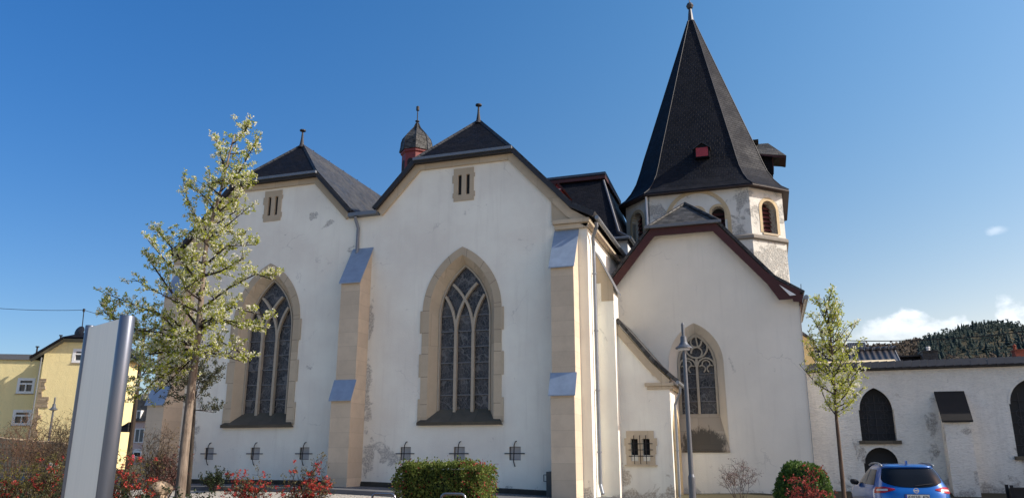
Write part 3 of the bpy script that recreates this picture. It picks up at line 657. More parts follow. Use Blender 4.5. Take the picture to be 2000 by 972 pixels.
m = MB(); m.strip([(CC - 4.1, cz(3.1) - .5), (CC - 3.1, cz(3.1) + .06), (CC - CHW, CZH + .04), (CC + CHW, CZH + .04), (CC + 3.1, cz(3.1) + .06), (CC + 3.98, cz(3.1) - .44)], .28, yf - .01, yf + .07, 0, -.5)
m.prism([at(x, y, yf - .004) for x, y in ((1490, 543), (1500, 532), (1520, 549), (1569, 577), (1566, 589), (1550, 588), (1548, 583), (1522, 585))], (0, .06, 0))
m.build('bargeboard', M['red'], cr)
m = MB(); m.prism([at(x, y, yf - .03) for x, y in ((1522, 556), (1543, 577), (1555, 575.5))], (0, .02, 0)); m.build('infill_panel', M['white'], cr)
m = MB(); m.box((CC - CHW - .22, yf - .16, CZH + .04), (CC + CHW + .2, yf - .055, CZH + .15)); m.build('hip_gutter', M['lead'], cr)
m = MB(); m.box((CC + 3.92, yf + .08, 6.42), (CC + 4.0, 34, 6.72)); m.build('soffit', M['red'], cr)
m = MB(); m.tube([(CC + 4.14, yf, 6.66), (CC + 4.14, 34, 6.66)], .085, 10); m.build('eaves_gutter', M['zinc_pipe'], cr)
m = MB(); m.tube([(CC + 4.0, yf + .3, 6.8), (CC + 4.02, yf + .3, 7.2)], .012, 5); m.build('snow_hook', M['iron'], cr)
m = MB(); m.tube([(CC + 3.9, 28.96, 6.4), (CC + 3.87, 28.96, 1.0), (CC + 3.87, 28.96, -.1)], .013, 5); m.build('lightning_cable', M['zinc_pipe'], church)
# porch
py = 26.62
PT = [(-4.77, 5.72), (-4.2, 5.0), (-3.6, 4.27), (-3.06, 3.66)]
m = MB(); m.slab([(-4.77, ZB), (-3.06, ZB)] + PT[::-1], [rect(-4.44, -4.2, 1.25, 1.78), rect(-4.04, -3.8, 1.25, 1.78)], py, py + .4)
m.box((-3.4, py + .4, ZB), (-3.061, 28.99, 3.6)); pw = m.build('porch_wall', M['porch_plaster'], church)
m = MB(); m.strip([(-4.78, 5.75), (-4.2, 5.02), (-3.6, 4.29), (-3.0, 3.68)], .26, py - .07, py + .05, 0, -.5); m.box((-3.88, py - .1, 3.5), (-2.9, py + .03, 3.62)); m.box((-3.8, py - .06, 3.4), (-2.95, py + .03, 3.498)); m.box((-3.057, py + .032, 3.42), (-2.92, 28.98, 3.6)); m.build('coping', M['sand_plain'], pw, bevel=.015)
m = MB(); P = [(-4.8, 5.82), (-4.2, 5.08), (-3.6, 4.34), (-3.0, 3.76), (-2.78, 3.6)]
for (x0, z0), (x1, z1) in zip(P, P[1:]): m.poly([(x0, py - .14, z0), (x1, py - .14, z1), (x1, 29, z1), (x0, 29, z0)])
m.build('porch_roof', M['slate_old'], church, solid=-.12)
m = MB(); m.tube([(-2.76, py - .2, 3.6), (-2.76, 28.95, 3.6)], .065, 8); m.build('eaves_gutter', M['zinc_pipe'], church)
m = MB(); m.slab([(-4.6, .94), (-3.64, .94), (-3.64, 1.28), (-3.6, 1.28), (-3.6, 1.55), (-3.56, 1.55), (-3.56, 1.8), (-3.66, 1.8), (-3.66, 2.04), (-4.58, 2.04), (-4.58, 1.8), (-4.65, 1.8), (-4.65, 1.55), (-4.62, 1.55), (-4.62, 1.28), (-4.6, 1.28)],
    [rect(-4.44, -4.2, 1.06, 1.78), rect(-4.04, -3.8, 1.06, 1.78)], py - .04, py + .02)
pwin = m.build('porch_window', M['sand_plain'], church)
m = MB(); m.box((-4.46, py + .19, 1.2), (-3.78, py + .22, 1.8)); m.build('pane', M['dark'], pwin)
m = MB()
for u in (-4.44, -4.04): m.prism([(u, py + .006, 1.06), (u, py + .18, 1.25), (u, py + .21, 1.25), (u, py + .021, 1.06)], (.24, 0, 0))
m.box((-4.66, py - .08, .9), (-3.58, py, .938)); m.build('sill', M['sand_plain'], pwin)
m = MB()
for u in (-4.32, -4.12, -3.92): m.tube([(u, py, 1.9), (u, py - .09, 1.88), (u, py - .09, .98), (u, py, .96)], .013, 6)
for z in (1.62, 1.42, 1.22): m.tube([(-4.52, py - .02, z), (-4.5, py - .085, z), (-3.73, py - .085, z), (-3.71, py - .02, z)], .013, 6)
m.build('window_bars', M['iron'], pwin)
to3 = lambda u, y, z: (y, u, z)
m = MB(); fr = [(26.95, ZB), (28.75, ZB), (28.75, 1.7)] + arch_pts(27.85, .9, 1.7, 2.95)[1:]
m.slab(fr, [[(27.2, -.5), (28.5, -.5)] + arch_pts(27.85, .65, 1.7, 2.6)], -3.0, -3.2, 0, to3); po = m.build('portal', M['sand_pale'], church)
m = MB(); m.prism([(-3.12, u, z) for u, z in [(27.15, -.5), (28.55, -.5)] + arch_pts(27.85, .68, 1.7, 2.65)], (.04, 0, 0)); m.build('door', plain('oak_door', (.09, .055, .03), .7), po)
for z in (.5, .9, 1.3, 1.7): m = MB(); m.lathe((-2.99, 27.07, z), [(.01, -.05), (.05, -.03), (.05, .03), (.01, .05)], 8); m.build('carved_boss', M['sand_pale'], po)

# ------------------------------------------------------------------ church tower
TX, TY = -2.18, 37.5
tower = thing('church_tower', (TX, TY, 0), 'weathered octagonal stone tower under a tall dark slate spire', 'tower')
def oct(sx, z, grow=0.):
    a, b, d = 2.2, 3.62, 3.5
    k = sx
    P = [(-a, -d), (a, -d), (b, -d + 1.35), (b, d - 1.35), (a, d), (-a, d), (-b + .1, d - 1.35), (-b + .1, -d + 1.35)]
    return [(TX + x * k, TY + y * k, z) for x, y in P]
ZC, ZE = 10.62, 12.92
fr = oct(1, 0)
OPN = {0: [], 1: [], 7: []}
def face_frame(i):
    A = Vector(fr[i]); B = Vector(fr[(i + 1) % 8]); t_ = (B - A).normalized(); n_ = Vector((t_.y, -t_.x, 0)); return A, B, t_, n_
m = MB()
ARCH3 = [(-1.56, .34), (-.60, .34), (.36, .34)]
for i in range(8):
    A, B, t_, n_ = face_frame(i); L = (B - A).length
    f3 = lambda u, y, z, A=A, t_=t_, n_=n_: tuple(A + t_ * u - n_ * y + Vector((0, 0, z)))
    hl = []
    if i == 0:
        cx = L / 2 - .12
        for dx in (-.88, .03, .94): hl.append(opening(cx + dx, .28, 10.3, 11.72, None, 10))
    if i in (1, 7): hl.append(opening(L / 2 + (.1 if i == 1 else -.05), .42, 10.75, 11.85, None, 10))
    m.slab([(0, ZB), (L, ZB), (L, ZE), (0, ZE)], hl, 0, .45, 0, f3)
m.build('tower_wall', M['tower_plaster'], tower)
m = MB(); m.loft([oct(1.004, ZC - .26), oct(1.028, ZC - .2), oct(1.028, ZC - .08), oct(1.003, ZC)]); m.build('belt_course', plain('belt_stone', (.26, .235, .2), .9), tower)
for i in (0, 1, 7):
    A, B, t_, n_ = face_frame(i); L = (B - A).length
    f3 = lambda u, y, z, A=A, t_=t_, n_=n_: A + t_ * u - n_ * y + Vector((0, 0, z))
    def ringband(c, s, ri, ro, y0, y1, a0=0, a1=180, legs=0., k=18):
        P = arc(c, s, (ri + ro) / 2, a0, a1, k)
        if legs: P = [(P[0][0], s - legs)] + P + [(P[-1][0], s - legs)]
        q = MB(); q.strip(P, ro - ri, y0, y1); return q
    def put(q, name, mat, par=tower):
        q.v = [tuple(f3(*(v[0], v[1], v[2]))) for v in q.v]; return q.build(name, mat, par)
    if i == 0:
        cx = L / 2 - .12
        put(ringband(cx + .03, 11.42, 1.29, 1.45, -.035, .05, legs=.9), 'blind_arch', M['sand_pale'])
        for dx in (-.88, .03, .94):
            o = put(ringband(cx + dx, 11.72, .28, .39, -.03 + dx * .003, .2, legs=.35, k=12), 'arch_window', M['sand_pale'])
            q = MB(); k = 0
            for z in [10.4 + .2 * j for j in range(7)]: q.raw([(cx + dx - .3, .16, z), (cx + dx + .3, .16, z), (cx + dx + .3, .3, z + .17), (cx + dx - .3, .3, z + .17)], [(0, 1, 2, 3)])
            put(q, 'louvre_or_dark_fill', M['red'], o)
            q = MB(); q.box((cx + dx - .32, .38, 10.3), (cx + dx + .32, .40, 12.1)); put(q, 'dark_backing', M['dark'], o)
        for dx in (-.425, .485):
            q = MB(); q.box((cx + dx - .17, .02, 11.42), (cx + dx + .17, .4, 11.62)); q.box((cx + dx - .10, .08, 10.5), (cx + dx + .10, .3, 11.42)); put(q, 'column', plain('column_stone', (.15, .14, .13), .9))
    else:
        cx = L / 2 + (.1 if i == 1 else -.05)
        o = put(ringband(cx, 11.85, .42, .57, -.02, .2, legs=1.1, k=12), 'arch_window', M['sand_pale'])
        q = MB()
        for z in [10.75 + .2 * j for j in range(8)]: q.raw([(cx - .42, .30, z), (cx + .42, .30, z), (cx + .42, .40, z + .17), (cx - .42, .40, z + .17)], [(0, 1, 2, 3)])
        put(q, 'louvre_or_dark_fill', plain('louvre_red', (.13, .03, .028), .6), o)
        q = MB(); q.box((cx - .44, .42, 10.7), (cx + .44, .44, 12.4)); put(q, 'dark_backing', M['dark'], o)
        q = MB(); q.box((cx - .45, -.04, 10.66), (cx + .45, .3, 10.75)); put(q, 'sill', M['sand_plain'], o)
SP = [(1.085, 12.78), (1.085, 12.86), (1.0, 13.12), (.925, 13.5), (.855, 14.0), (.80, 14.6), (.745, 15.3), (.045, 23.5)]
m = MB(); rings = [oct(k, z) for k, z in SP]
r2 = [oct(.745 + (.045 - .745) * j / 8, 15.3 + 8.2 * j / 8) for j in range(1, 9)]
m.loft(rings[:-1] + r2); spire = m.build('spire', M['spire'], tower)
m = MB(); m.loft([oct(1.09, 12.76), oct(1.09, 12.80), oct(1.0, 12.80), oct(1.0, 12.76)]); m.build('eaves_board', plain('eaves_brown', (.03, .014, .013), .6), spire)
m = MB()
for i in range(8):
    P = [Vector(oct(k * 1.002, z)[i]) for k, z in SP[1:-1]] + [Vector(r_[i]) for r_ in r2]
    m.tube(P, .022, 5)
m.build('hip_ridge', M['edge'], spire)
m = MB(); m.lathe((TX, TY, 0), [(.19, 23.2), (.12, 23.9), (.075, 24.25)], 8, 0, r0); m.lathe((TX, TY, 0), [(.02, 24.22), (.14, 24.28), (.2, 24.42), (.14, 24.56), (.03, 24.62), (.025, 25.2)], 12); m.build('finial', plain('dark_lead', (.06, .062, .07), .5, .3), spire)
def spire_pt(x, y):   # point on the front facet of the spire
    a = Vector(oct(.745, 15.3)[0]); b = Vector(oct(.745, 15.3)[1]); c_ = Vector(oct(.045, 23.5)[0]); n_ = (b - a).cross(c_ - a).normalized()
    return on_plane(x, y, a, n_)
q = spire_pt(1372, 300)
m = MB(); m.prism([(q.x - .33, q.y - .32, q.z - .3), (q.x + .33, q.y - .32, q.z - .3), (q.x + .33, q.y - .32, q.z + .18), (q.x, q.y - .32, q.z + .36), (q.x - .33, q.y - .32, q.z + .18)], (0, .9, 0)); ho = m.build('roof_hatch', M['spire'], spire)
m = MB(); m.box((q.x - .27, q.y - .345, q.z - .26), (q.x + .27, q.y - .322, q.z + .17)); m.build('hatch_door', plain('hatch_red', (.34, .03, .04), .55), ho)
m = MB(); m.strip([(q.x - .40, q.z + .12), (q.x, q.z + .42), (q.x + .40, q.z + .12)], .05, q.y - .42, q.y + .6); m.build('hatch_roof', M['edge'], ho)
# dormer standing out on the right side of the spire
dz = 15.1; dx = TX + 2.85
m = MB(); m.box((dx - .5, TY - .55, dz - .75), (dx + .55, TY + .45, dz + .35)); do = m.build('side_dormer', M['slate_dark'], spire)
m = MB(); m.prism([(dx - .9, TY - .85, dz + .95), (dx - .9, TY - .05, dz + 1.15), (dx - .9, TY + .8, dz + .95)], (.9, 0, 0)); 
m.raw([(dx - .9, TY - .85, dz + .35), (dx - .9, TY - .05, dz + 1.05), (dx - .9, TY + .75, dz + .35), (dx + 1.2, TY - .85, dz - .05), (dx + .45, TY - .05, dz + 1.0), (dx + 1.2, TY + .75, dz - .05)], [(0, 3, 4, 1), (1, 4, 5, 2), (3, 5, 4), (0, 2, 5, 3), (0, 1, 2)])
m.build('dormer_roof', M['slate_old'], do)
m = MB(); m.box((dx + .551, TY - .5, dz - .5), (dx + .60, TY + .4, dz + .1)); m.raw([(dx + .56, TY - .8, dz + .13), (dx + 1.17, TY - .8, dz - .09), (dx + 1.17, TY + .7, dz - .09), (dx + .56, TY + .7, dz + .13)], [(0, 1, 2, 3)]); m.raw([(dx - .4, TY - .82, dz + .31), (dx + 1.14, TY - .87, dz - .07), (dx + 1.14, TY - .85, dz - .17), (dx - .4, TY - .84, dz + .2)], [(0, 1, 2, 3)]); m.build('dormer_shutter', M['red'], do)
A, B, t_, n_ = face_frame(7); q = Vector(fr[0]) + Vector((-.12, -.1, 0))
m = MB(); m.tube([(q.x, q.y, 12.75), (q.x, q.y, 8.5)], .055, 8); m.build('downspout', M['white'], tower)

# ------------------------------------------------------------------ churchyard wall on the right
yw = thing('churchyard_wall', (6, 30, 0), 'rough whitewashed churchyard wall with slate coping and arched openings', 'wall')
WA = 3.64
h1 = opening(WA, .56, 1.72, 2.78, 3.57); h2 = opening(WA - .02, .56, -.5, .98, None); h3 = opening(8.45, .72, 1.2, 2.9, 3.75)
m = MB(); m.slab([(1.44, ZB), (40, ZB), (40, 4.22), (1.44, 4.12)], [h1, h2, h3], 30, 30.6)
m.build('wall', M['rough_wall'], yw)
m = MB(); m.prism([(5.60, 30.02, ZB), (5.60, 29.45, ZB), (5.60, 29.45, 2.35), (5.60, 30.02, 3.25)], (.78, 0, 0)); yb_ = m.build('buttress', M['rough_wall'], yw)
m = MB(); m.prism([(5.53, 29.34, 2.30), (5.53, 29.34, 2.36), (5.53, 29.995, 3.36), (5.53, 29.995, 3.28)], (.92, 0, 0)); m.build('cap', plain('cap_slab', (.022, .019, .017), .75, 0, .3), yb_)
m = MB()
m.prism([(1.44, 29.8, 4.14), (1.44, 30.8, 4.14), (1.44, 30.8, 4.2), (1.44, 30.55, 4.42), (1.44, 30.42, 4.46), (1.44, 30.3, 4.42), (1.44, 29.8, 4.2)], (38.5, 0, .098)); co = m.build('coping', M['slate'], yw)
m = MB()
for k in range(110):
    x = 1.5 + k * .26 + random.uniform(-.02, .02); dz = (x - 1.44) * .0026
    m.raw([(x, 29.76, 4.17 + dz), (x + .27, 29.76, 4.17 + dz), (x + .40, 30.3, 4.45 + dz), (x + .13, 30.3, 4.45 + dz), (x, 29.76, 4.19 + dz), (x + .27, 29.76, 4.215 + dz), (x + .40, 30.3, 4.49 + dz), (x + .13, 30.3, 4.465 + dz)], [(0, 1, 5, 4), (4, 5, 6, 7), (1, 2, 6, 5), (3, 0, 4, 7)])
kind(m.build('slate_course', plain('coping_slate', (.022, .022, .025), .65, 0, .25, .3, 3.), yw), 'stuff')
for (hh, nm, c_, a_, z0, z1) in ((h1, 'arched_window', WA, .56, 1.72, 3.55), (h2, 'arched_doorway', WA - .02, .56, -.3, 1.5), (h3, 'arched_window', 8.45, .72, 1.2, 3.75)):
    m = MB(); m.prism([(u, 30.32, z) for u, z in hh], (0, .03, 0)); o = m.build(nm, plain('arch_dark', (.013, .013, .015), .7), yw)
    m = MB()
    if nm == 'arched_window':
        nx, nz = 4, 7
        for i in range(1, nx): m.tube([(c_ - a_ + 2 * a_ * i / nx, 30.27, z0), (c_ - a_ + 2 * a_ * i / nx, 30.27, z1 - .25 - .22 * abs(i - 2))], .010, 5)
        for j in range(1, nz): m.tube([(c_ - a_, 30.265, z0 + (z1 - z0) * j / nz), (c_ + a_, 30.265, z0 + (z1 - z0) * j / nz)], .010, 5) if j < nz - 1 else None
        for j in range(0, 5):
            for i in range(2): m.strip(arc(c_ - a_ / 2 + a_ * i, z0 + .2 + j * .3, .13, 0, 360, 10), .012, 30.26, 30.268)
        m.build('lattice', plain('lattice_iron', (.035, .035, .04), .6), o)
        m = MB(); m.box((c_ - a_ - .1, 29.9, z0 - .1), (c_ + a_ + .12, 30.3, z0 + .015)); m.build('sill', M['moss'], o)
    else:
        for j in range(5): m.box((c_ - .5, 30.28, .1 + j * .28), (c_ + .5, 30.31, .13 + j * .28))
        m.build('door_batten', M['iron'], o)
    m = MB(); hp = hh[2:]
    m.strip(hp, .07, 29.985, 30.02, 0, .0); m.build('arch_rim', M['rough_wall'], o)

# ------------------------------------------------------------------ far hill with its woods
HV = 950
sky_pts = [(1480, 712), (1590, 700), (1640, 697), (1700, 696), (1755, 694), (1790, 686), (1830, 672), (1870, 660), (1920, 650), (1970, 648), (2010, 655), (2100, 672), (2250, 700)]
prof = [(at(x, y, HV).x, at(x, y, HV).z) for x, y in sky_pts]
def hill_h(u, v):
    k = (u / v) * HV; h = 0
    if k <= prof[0][0]: h = prof[0][1]
    elif k >= prof[-1][0]: h = prof[-1][1]
    else:
        for (a, b), (c, d) in zip(prof, prof[1:]):
            if a <= k <= c: h = b + (d - b) * (k - a) / (c - a)
    f = max(0., min(1., (v - 420) / (HV - 420))); f = f * f * (3 - 2 * f)
    e = max(0., min(1., (k + 60) / 80)) if k < 20 else 1
    back = 1 if v <= HV else max(0, 1 - (v - HV) / 700)
    return max(-2, h * (.18 + .82 * f) * e * back * (1 if v > 420 else max(0, (v - 330) / 90)))
t = NT('hill_meadow'); p = t.pos(); n = t.noise(p, .02, 6, .6)
M['hill'] = t.done(t.mix(n, (.07, .058, .036), (.10, .085, .045)), .95, 0, .1)
sheet('hill', [-60 + 14 * i for i in range(42)], [330, 380, 420, 480, 540, 600, 660, 720, 780, 840, 890, HV, 1050, 1300, 1650], hill_h, M['hill'])
rng = random.Random(3)
conif = MB(); bare = MB()
def conifer(m, x, y, z, h):
    r = h * rng.uniform(.28, .50); n = 7
    for k in range(4):
        z0 = z + h * (.05 + .21 * k); rr = r * (1 - .22 * k); a0 = rng.random() * 6
        ring = [(x + rr * rng.uniform(.65, 1.15) * math.cos(a0 + 6.283 * i / n), y + rr * math.sin(a0 + 6.283 * i / n), z0 + rng.uniform(-.03, .03) * h) for i in range(n)]
        tip = (x + rng.uniform(-.02, .02) * h, y, z0 + h * (.36 if k == 3 else .33))
        m.raw(ring + [tip], [(i, (i + 1) % n, n) for i in range(n)])
def bare_crown(m, x, y, z, h):
    r = h * .3
    for k in range(10):
        d = Vector((rng.gauss(0, 1), rng.gauss(0, 1), rng.gauss(0, .8))).normalized() * r * rng.uniform(.4, 1); c = Vector((x, y, z + h * .62)) + d
        e = Vector((rng.gauss(0, 1), rng.gauss(0, 1), rng.gauss(0, 1))).normalized() * h * .16; f = e.orthogonal().normalized() * h * .10
        m.poly([c - e, c + f, c + e, c - f])
    m.poly([(x - .2, y, z), (x + .2, y, z), (x, y, z + h * .6)])
def pine(m, x, y, z, h):
    # loose rounded evergreen crown of needle clumps
    for k in range(16):
        t_ = rng.random(); r = h * .30 * (1 - .75 * t_) * rng.uniform(.5, 1.1); a = rng.random() * 6.283
        c = Vector((x + r * math.cos(a), y + r * math.sin(a), z + h * (.2 + .78 * t_)))
        e = Vector((rng.gauss(0, 1), rng.gauss(0, 1), rng.gauss(0, .5))).normalized() * h * .15; f = e.orthogonal().normalized() * h * .11
        m.poly([c - e, c + f, c + e, c - f])
U0, U1 = prof[0][0], prof[-1][0]
for i in range(4200):
    v = rng.uniform(520, HV + 40); k = rng.uniform(15, U1); u = k * v / HV
    px_zone = (k - at(1800, 680, HV).x) / (U1 - at(1800, 680, HV).x)
    f = (v - 520) / (HV - 520); ph = math.sin(u * .05 + v * .013) * .5 + .5
    z = hill_h(u, v) - .5
    if k > at(1793, 680, HV).x and f > .42 + .22 * (ph - .5): (conifer if rng.random() < .3 else pine)(conif, u, v, z, rng.choice((5, 6, 6, 7, 8, 9, 11)) * rng.uniform(.75, 1.1) * (.45 + .55 * (v / HV)))
    elif k > at(1793, 680, HV).x and rng.random() < .25 and f > .15: conifer(conif, u, v, z, rng.uniform(7, 12))
    elif rng.random() < .8: bare_crown(bare, u, v, z, rng.uniform(8, 15) * (v / HV))
    if k < at(1700, 690, HV).x and v > 860 and rng.random() < .7: conifer(conif, u, v, z, rng.uniform(5, 8))
kind(conif.build('conifer_forest', leafy('hazed_needles', [(.028, .046, .048), (.038, .060, .054), (.054, .076, .058)], .05, .3, .9)), 'stuff')  # distance haze is put into the lighter, bluish needle colour
kind(bare.build('bare_woodland', leafy('bare_twigs', [(.05, .038, .030), (.075, .058, .042), (.10, .08, .055)], .05, .15, .9)), 'stuff')

# ------------------------------------------------------------------ houses beyond the churchyard wall
M['tile'] = None
t = NT('dark_pantiles'); uv = t.uv(); sx = t.n('ShaderNodeSeparateXYZ'); t.put(sx.inputs[0], uv)
wv = t.math('SINE', t.math('MULTIPLY', sx.outputs[0], 6.283 / .30)); rw = t.math('FRACT', t.math('DIVIDE', sx.outputs[1], .36))
hgt = t.math('ADD', t.math('MULTIPLY', wv, .5), t.math('MULTIPLY', t.math('SUBTRACT', 1., rw), .6)); t.bump(hgt, 1., .06)
M['tile'] = t.done(t.mix(t.ss(wv, -.9, .2), (.012, .011, .012), (.06, .055, .056)), .35, 0, .5)
M['cream'] = plain('cream_render', (.72, .60, .40), .9, 0, .2, .06, 2.)
M['grey_sheet'] = plain('grey_cladding', (.28, .29, .31), .7)
hb = 45
c0, c1 = at(1660, 683, hb), at(1745, 683, hb)
ho = thing('tiled_house', (c1.x, hb, 0), 'small cream house with dark pantile roof and pointed gable behind the churchyard wall', 'house')
ze, zr = at(1745, 715, hb).z - .2, at(1745, 681, hb + 1.2).z
m = MB(); m.prism([(c1.x, hb - 1.2, -.5), (c1.x, hb + 3.6, -.5), (c1.x, hb + 3.6, ze), (c1.x, hb + 1.2, zr - .12), (c1.x, hb - 1.2, ze)], (-7, 0, 0)); m.build('wall', M['cream'], ho)
m = MB()
for a, b in (((hb - 1.55, ze - .32), (hb + 1.2, zr)), ((hb + 1.2, zr), (hb + 3.95, ze - .32))): m.poly([(c1.x - 7.2, a[0], a[1]), (c1.x + .22, a[0], a[1]), (c1.x + .22, b[0], b[1]), (c1.x - 7.2, b[0], b[1])])
rf = m.build('roof', M['tile'], ho, solid=.12)
m = MB()
for k in range(18): x = c1.x - 7 + k * .41; m.tube([(x, hb + 1.2, zr + .02), (x + .36, hb + 1.2, zr + .05)], [.11, .13], 7)
m.build('ridge_tiles', M['tile'], rf)
m = MB()
for sg in (0, 1):
    a, b = ((hb - 1.6, ze - .4), (hb + 1.2, zr - .02)) if sg == 0 else ((hb + 1.2, zr - .02), (hb + 4, ze - .4))
    m.prism([(c1.x + .225, a[0], a[1]), (c1.x + .225, b[0], b[1]), (c1.x + .225, b[0], b[1] - .2), (c1.x + .225, a[0], a[1] - .2)], (.04, 0, 0))
m.build('bargeboard', M['grey_sheet'], ho)
a, b = at(1757, 697, 48), at(1832, 690, 48)
h2 = thing('flat_roofed_house', (b.x, 48, 0), 'low dark slate clad house with flat roof and square chimney beyond the wall', 'house')
m = MB(); m.box((a.x, 48, -.5), (b.x - .6, 54, a.z)); m.build('wall', M['slate_dark'], h2)
m = MB(); m.box((a.x - .1, 47.85, a.z), (b.x - .4, 54.1, a.z + .08)); rf = m.build('roof', plain('bitumen_roof', (.03, .03, .033), .7), h2)
q0, q1 = at(1803, 712, 47.5), at(1829, 687, 47.5)
m = MB(); m.box((q0.x, 47.2, q0.z - .3), (q1.x, 48.3, q1.z)); m.box((q0.x - .04, 47.15, q1.z), (q1.x + .05, 48.35, q1.z + .07)); ch = m.build('chimney', M['slate'], rf)
m = MB(); m.lathe((q1.x - .35, 47.7, q1.z + .07), [(.09, 0), (.09, .16), (.12, .18), (.10, .26)], 8); m.build('chimney_pot', M['cloth_white'], rf)
a, b = at(1780, 716, 41), at(2015, 697, 41)
h3 = thing('long_shed', (b.x, 41, 0), 'long low building with dark felt roof directly behind the churchyard wall', 'building')
m = MB(); m.prism([(a.x, 41, -.5), (b.x + 6, 41, -.5), (b.x + 6, 41, b.z - .25), (a.x, 41, a.z - .35)], (0, 6, 0)); m.build('wall', M['cloth_white'], h3)
m = MB(); m.prism([(a.x - .2, 40.8, a.z - .34), (b.x + 6, 40.8, b.z - .34), (b.x + 6, 40.8, b.z + .04), (a.x - .2, 40.8, a.z - .06)], (0, 6.4, 0)); m.build('roof', plain('roofing_felt', (.02, .021, .025), .6), h3)
q = at(1985, 690, 50)
h4 = thing('brick_chimney_house', (q.x, 52, 0), 'far house with red brick chimney stack peeking above the dark roofs', 'house')
m = MB(); m.box((q.x - 3, 49, -.5), (q.x + 5, 57, q.z - .35)); m.build('wall', M['cloth_white'], h4)
m = MB(); m.prism([(q.x - 3.2, 48.8, q.z - .4), (q.x - 3.2, 53, q.z - .0), (q.x - 3.2, 57.2, q.z - .4)], (8.5, 0, 0)); rf = m.build('roof', M['tile'], h4)
m = MB(); m.box((q.x - .2, 49.4, q.z - .5), (q.x + .38, 50.1, q.z + .1)); m.box((q.x - .25, 49.35, q.z + .1), (q.x + .43, 50.15, q.z + .17)); m.lathe((q.x - .1, 49.75, q.z + .17), [(.08, 0), (.08, .2), (.12, .22), (.03, .34)], 8); m.build('chimney', stone('red_brick', (.28, .08, .05), .25, .08, .01), rf)
q = at(1688, 680, 160)
h5 = thing('hillside_house', (q.x, 160, 0), 'distant white gabled house with dark roof behind the slender tree', 'house')
m = MB(); zb = q.z; m.prism([(q.x, 158, -1), (q.x, 160.6, -1), (q.x, 160.6, zb), (q.x, 159.3, zb + 1.0), (q.x, 158, zb)], (-2.6, 0, 0)); m.build('wall', M['white'], h5)
m = MB()
for a, b in (((157.8, zb - .1), (159.3, zb + 1.12)), ((159.3, zb + 1.12), (160.8, zb - .1))): m.poly([(q.x - 2.8, a[0], a[1]), (q.x + .15, a[0], a[1]), (q.x + .15, b[0], b[1]), (q.x - 2.8, b[0], b[1])])
m.build('roof', M['tile'], h5, solid=.2)
p0, p1 = at(1568, 652, 38), at(1590, 690, 38)
h6 = thing('ochre_house', (p1.x, 38, 0), 'ochre rendered house end peeking out between choir corner and slender tree', 'house')
m = MB(); zz = at(1590, 668, 38).z; m.prism([(p1.x - 7, 38, -.5), (p1.x, 38, -.5), (p1.x, 38, zz), (p1.x - 1.4, 38, zz + 1.15), (p1.x - 7, 38, zz + 1.2)], (0, 6, 0)); m.build('wall', plain('ochre_render', (.60, .46, .24), .9, 0, .2, .06, 2.), h6)
m = MB(); m.strip([(p1.x - 7, zz + 1.3), (p1.x - 1.4, zz + 1.25), (p1.x + .12, zz + .0)], .1, 37.85, 44.2); m.build('roof', M['tile'], h6)

# ------------------------------------------------------------------ yellow house on the left
M['yellow'] = plaster('yellow_render', (.86, .72, .37), rough_k=.6, tone=.05)
A18 = R(26); D = Vector((math.cos(A18), math.sin(A18), 0)); N = Vector((math.sin(A18), -math.cos(A18), 0))
C0 = at(76, 760, 45); C0.z = 0
yh = thing('yellow_house', C0, 'two storey yellow rendered house with clipped gable and lower flat roofed wing', 'house')
def hp(x, y, off=0.): return on_plane(x, y, C0 + N * off, N)
def hu(pt, off=0.): return (pt - C0).dot(D)
def W3(u, y, z): return tuple(C0 + D * u - N * y + Vector((0, 0, z)))
e0 = hp(78, 690); p1 = hp(128, 662); p2 = hp(162, 652)
ul, u1, ur = 0., hu(p1), hu(hp(251, 700)); z0_, z1_ = e0.z, p1.z
u2 = ur - u1
w1 = hp(146, 683); w2 = hp(166, 706)
m = MB(); wo = rect(hu(w1), hu(w1) + 1.25, w2.z, w1.z)
m.slab([(0, -.5), (ur, -.5), (ur, z0_), (u2, z1_), (u1, z1_), (0, z0_)], [wo], 0, 2.6, 0, W3); ywall = m.build('wall', M['yellow'], yh)
WB = 1.7
wu0 = hu(hp(-140, 700, -WB))
zt_w = hp(30, 702, -WB).z
wins = []
for (xa, ya, xb, yb_) in ((38, 740, 63, 766), (29, 802, 56, 828)):
    a, b = hp(xa, ya, -WB), hp(xb, yb_, -WB); wins.append((hu(a), hu(b), b.z, a.z))
m = MB(); m.slab([(wu0, -.5), (-.02, -.5), (-.02, zt_w), (wu0, zt_w)], [rect(*w_) for w_ in wins], WB, WB + 5, 0, W3); m.build('wing_wall', M['yellow'], yh)
m = MB(); m.slab([(wu0, zt_w), (.05, zt_w), (.05, zt_w + .42), (wu0, zt_w + .42)], [], WB - .15, WB + 5.2, 0, W3); m.build('wing_roof', M['lead'], yh)
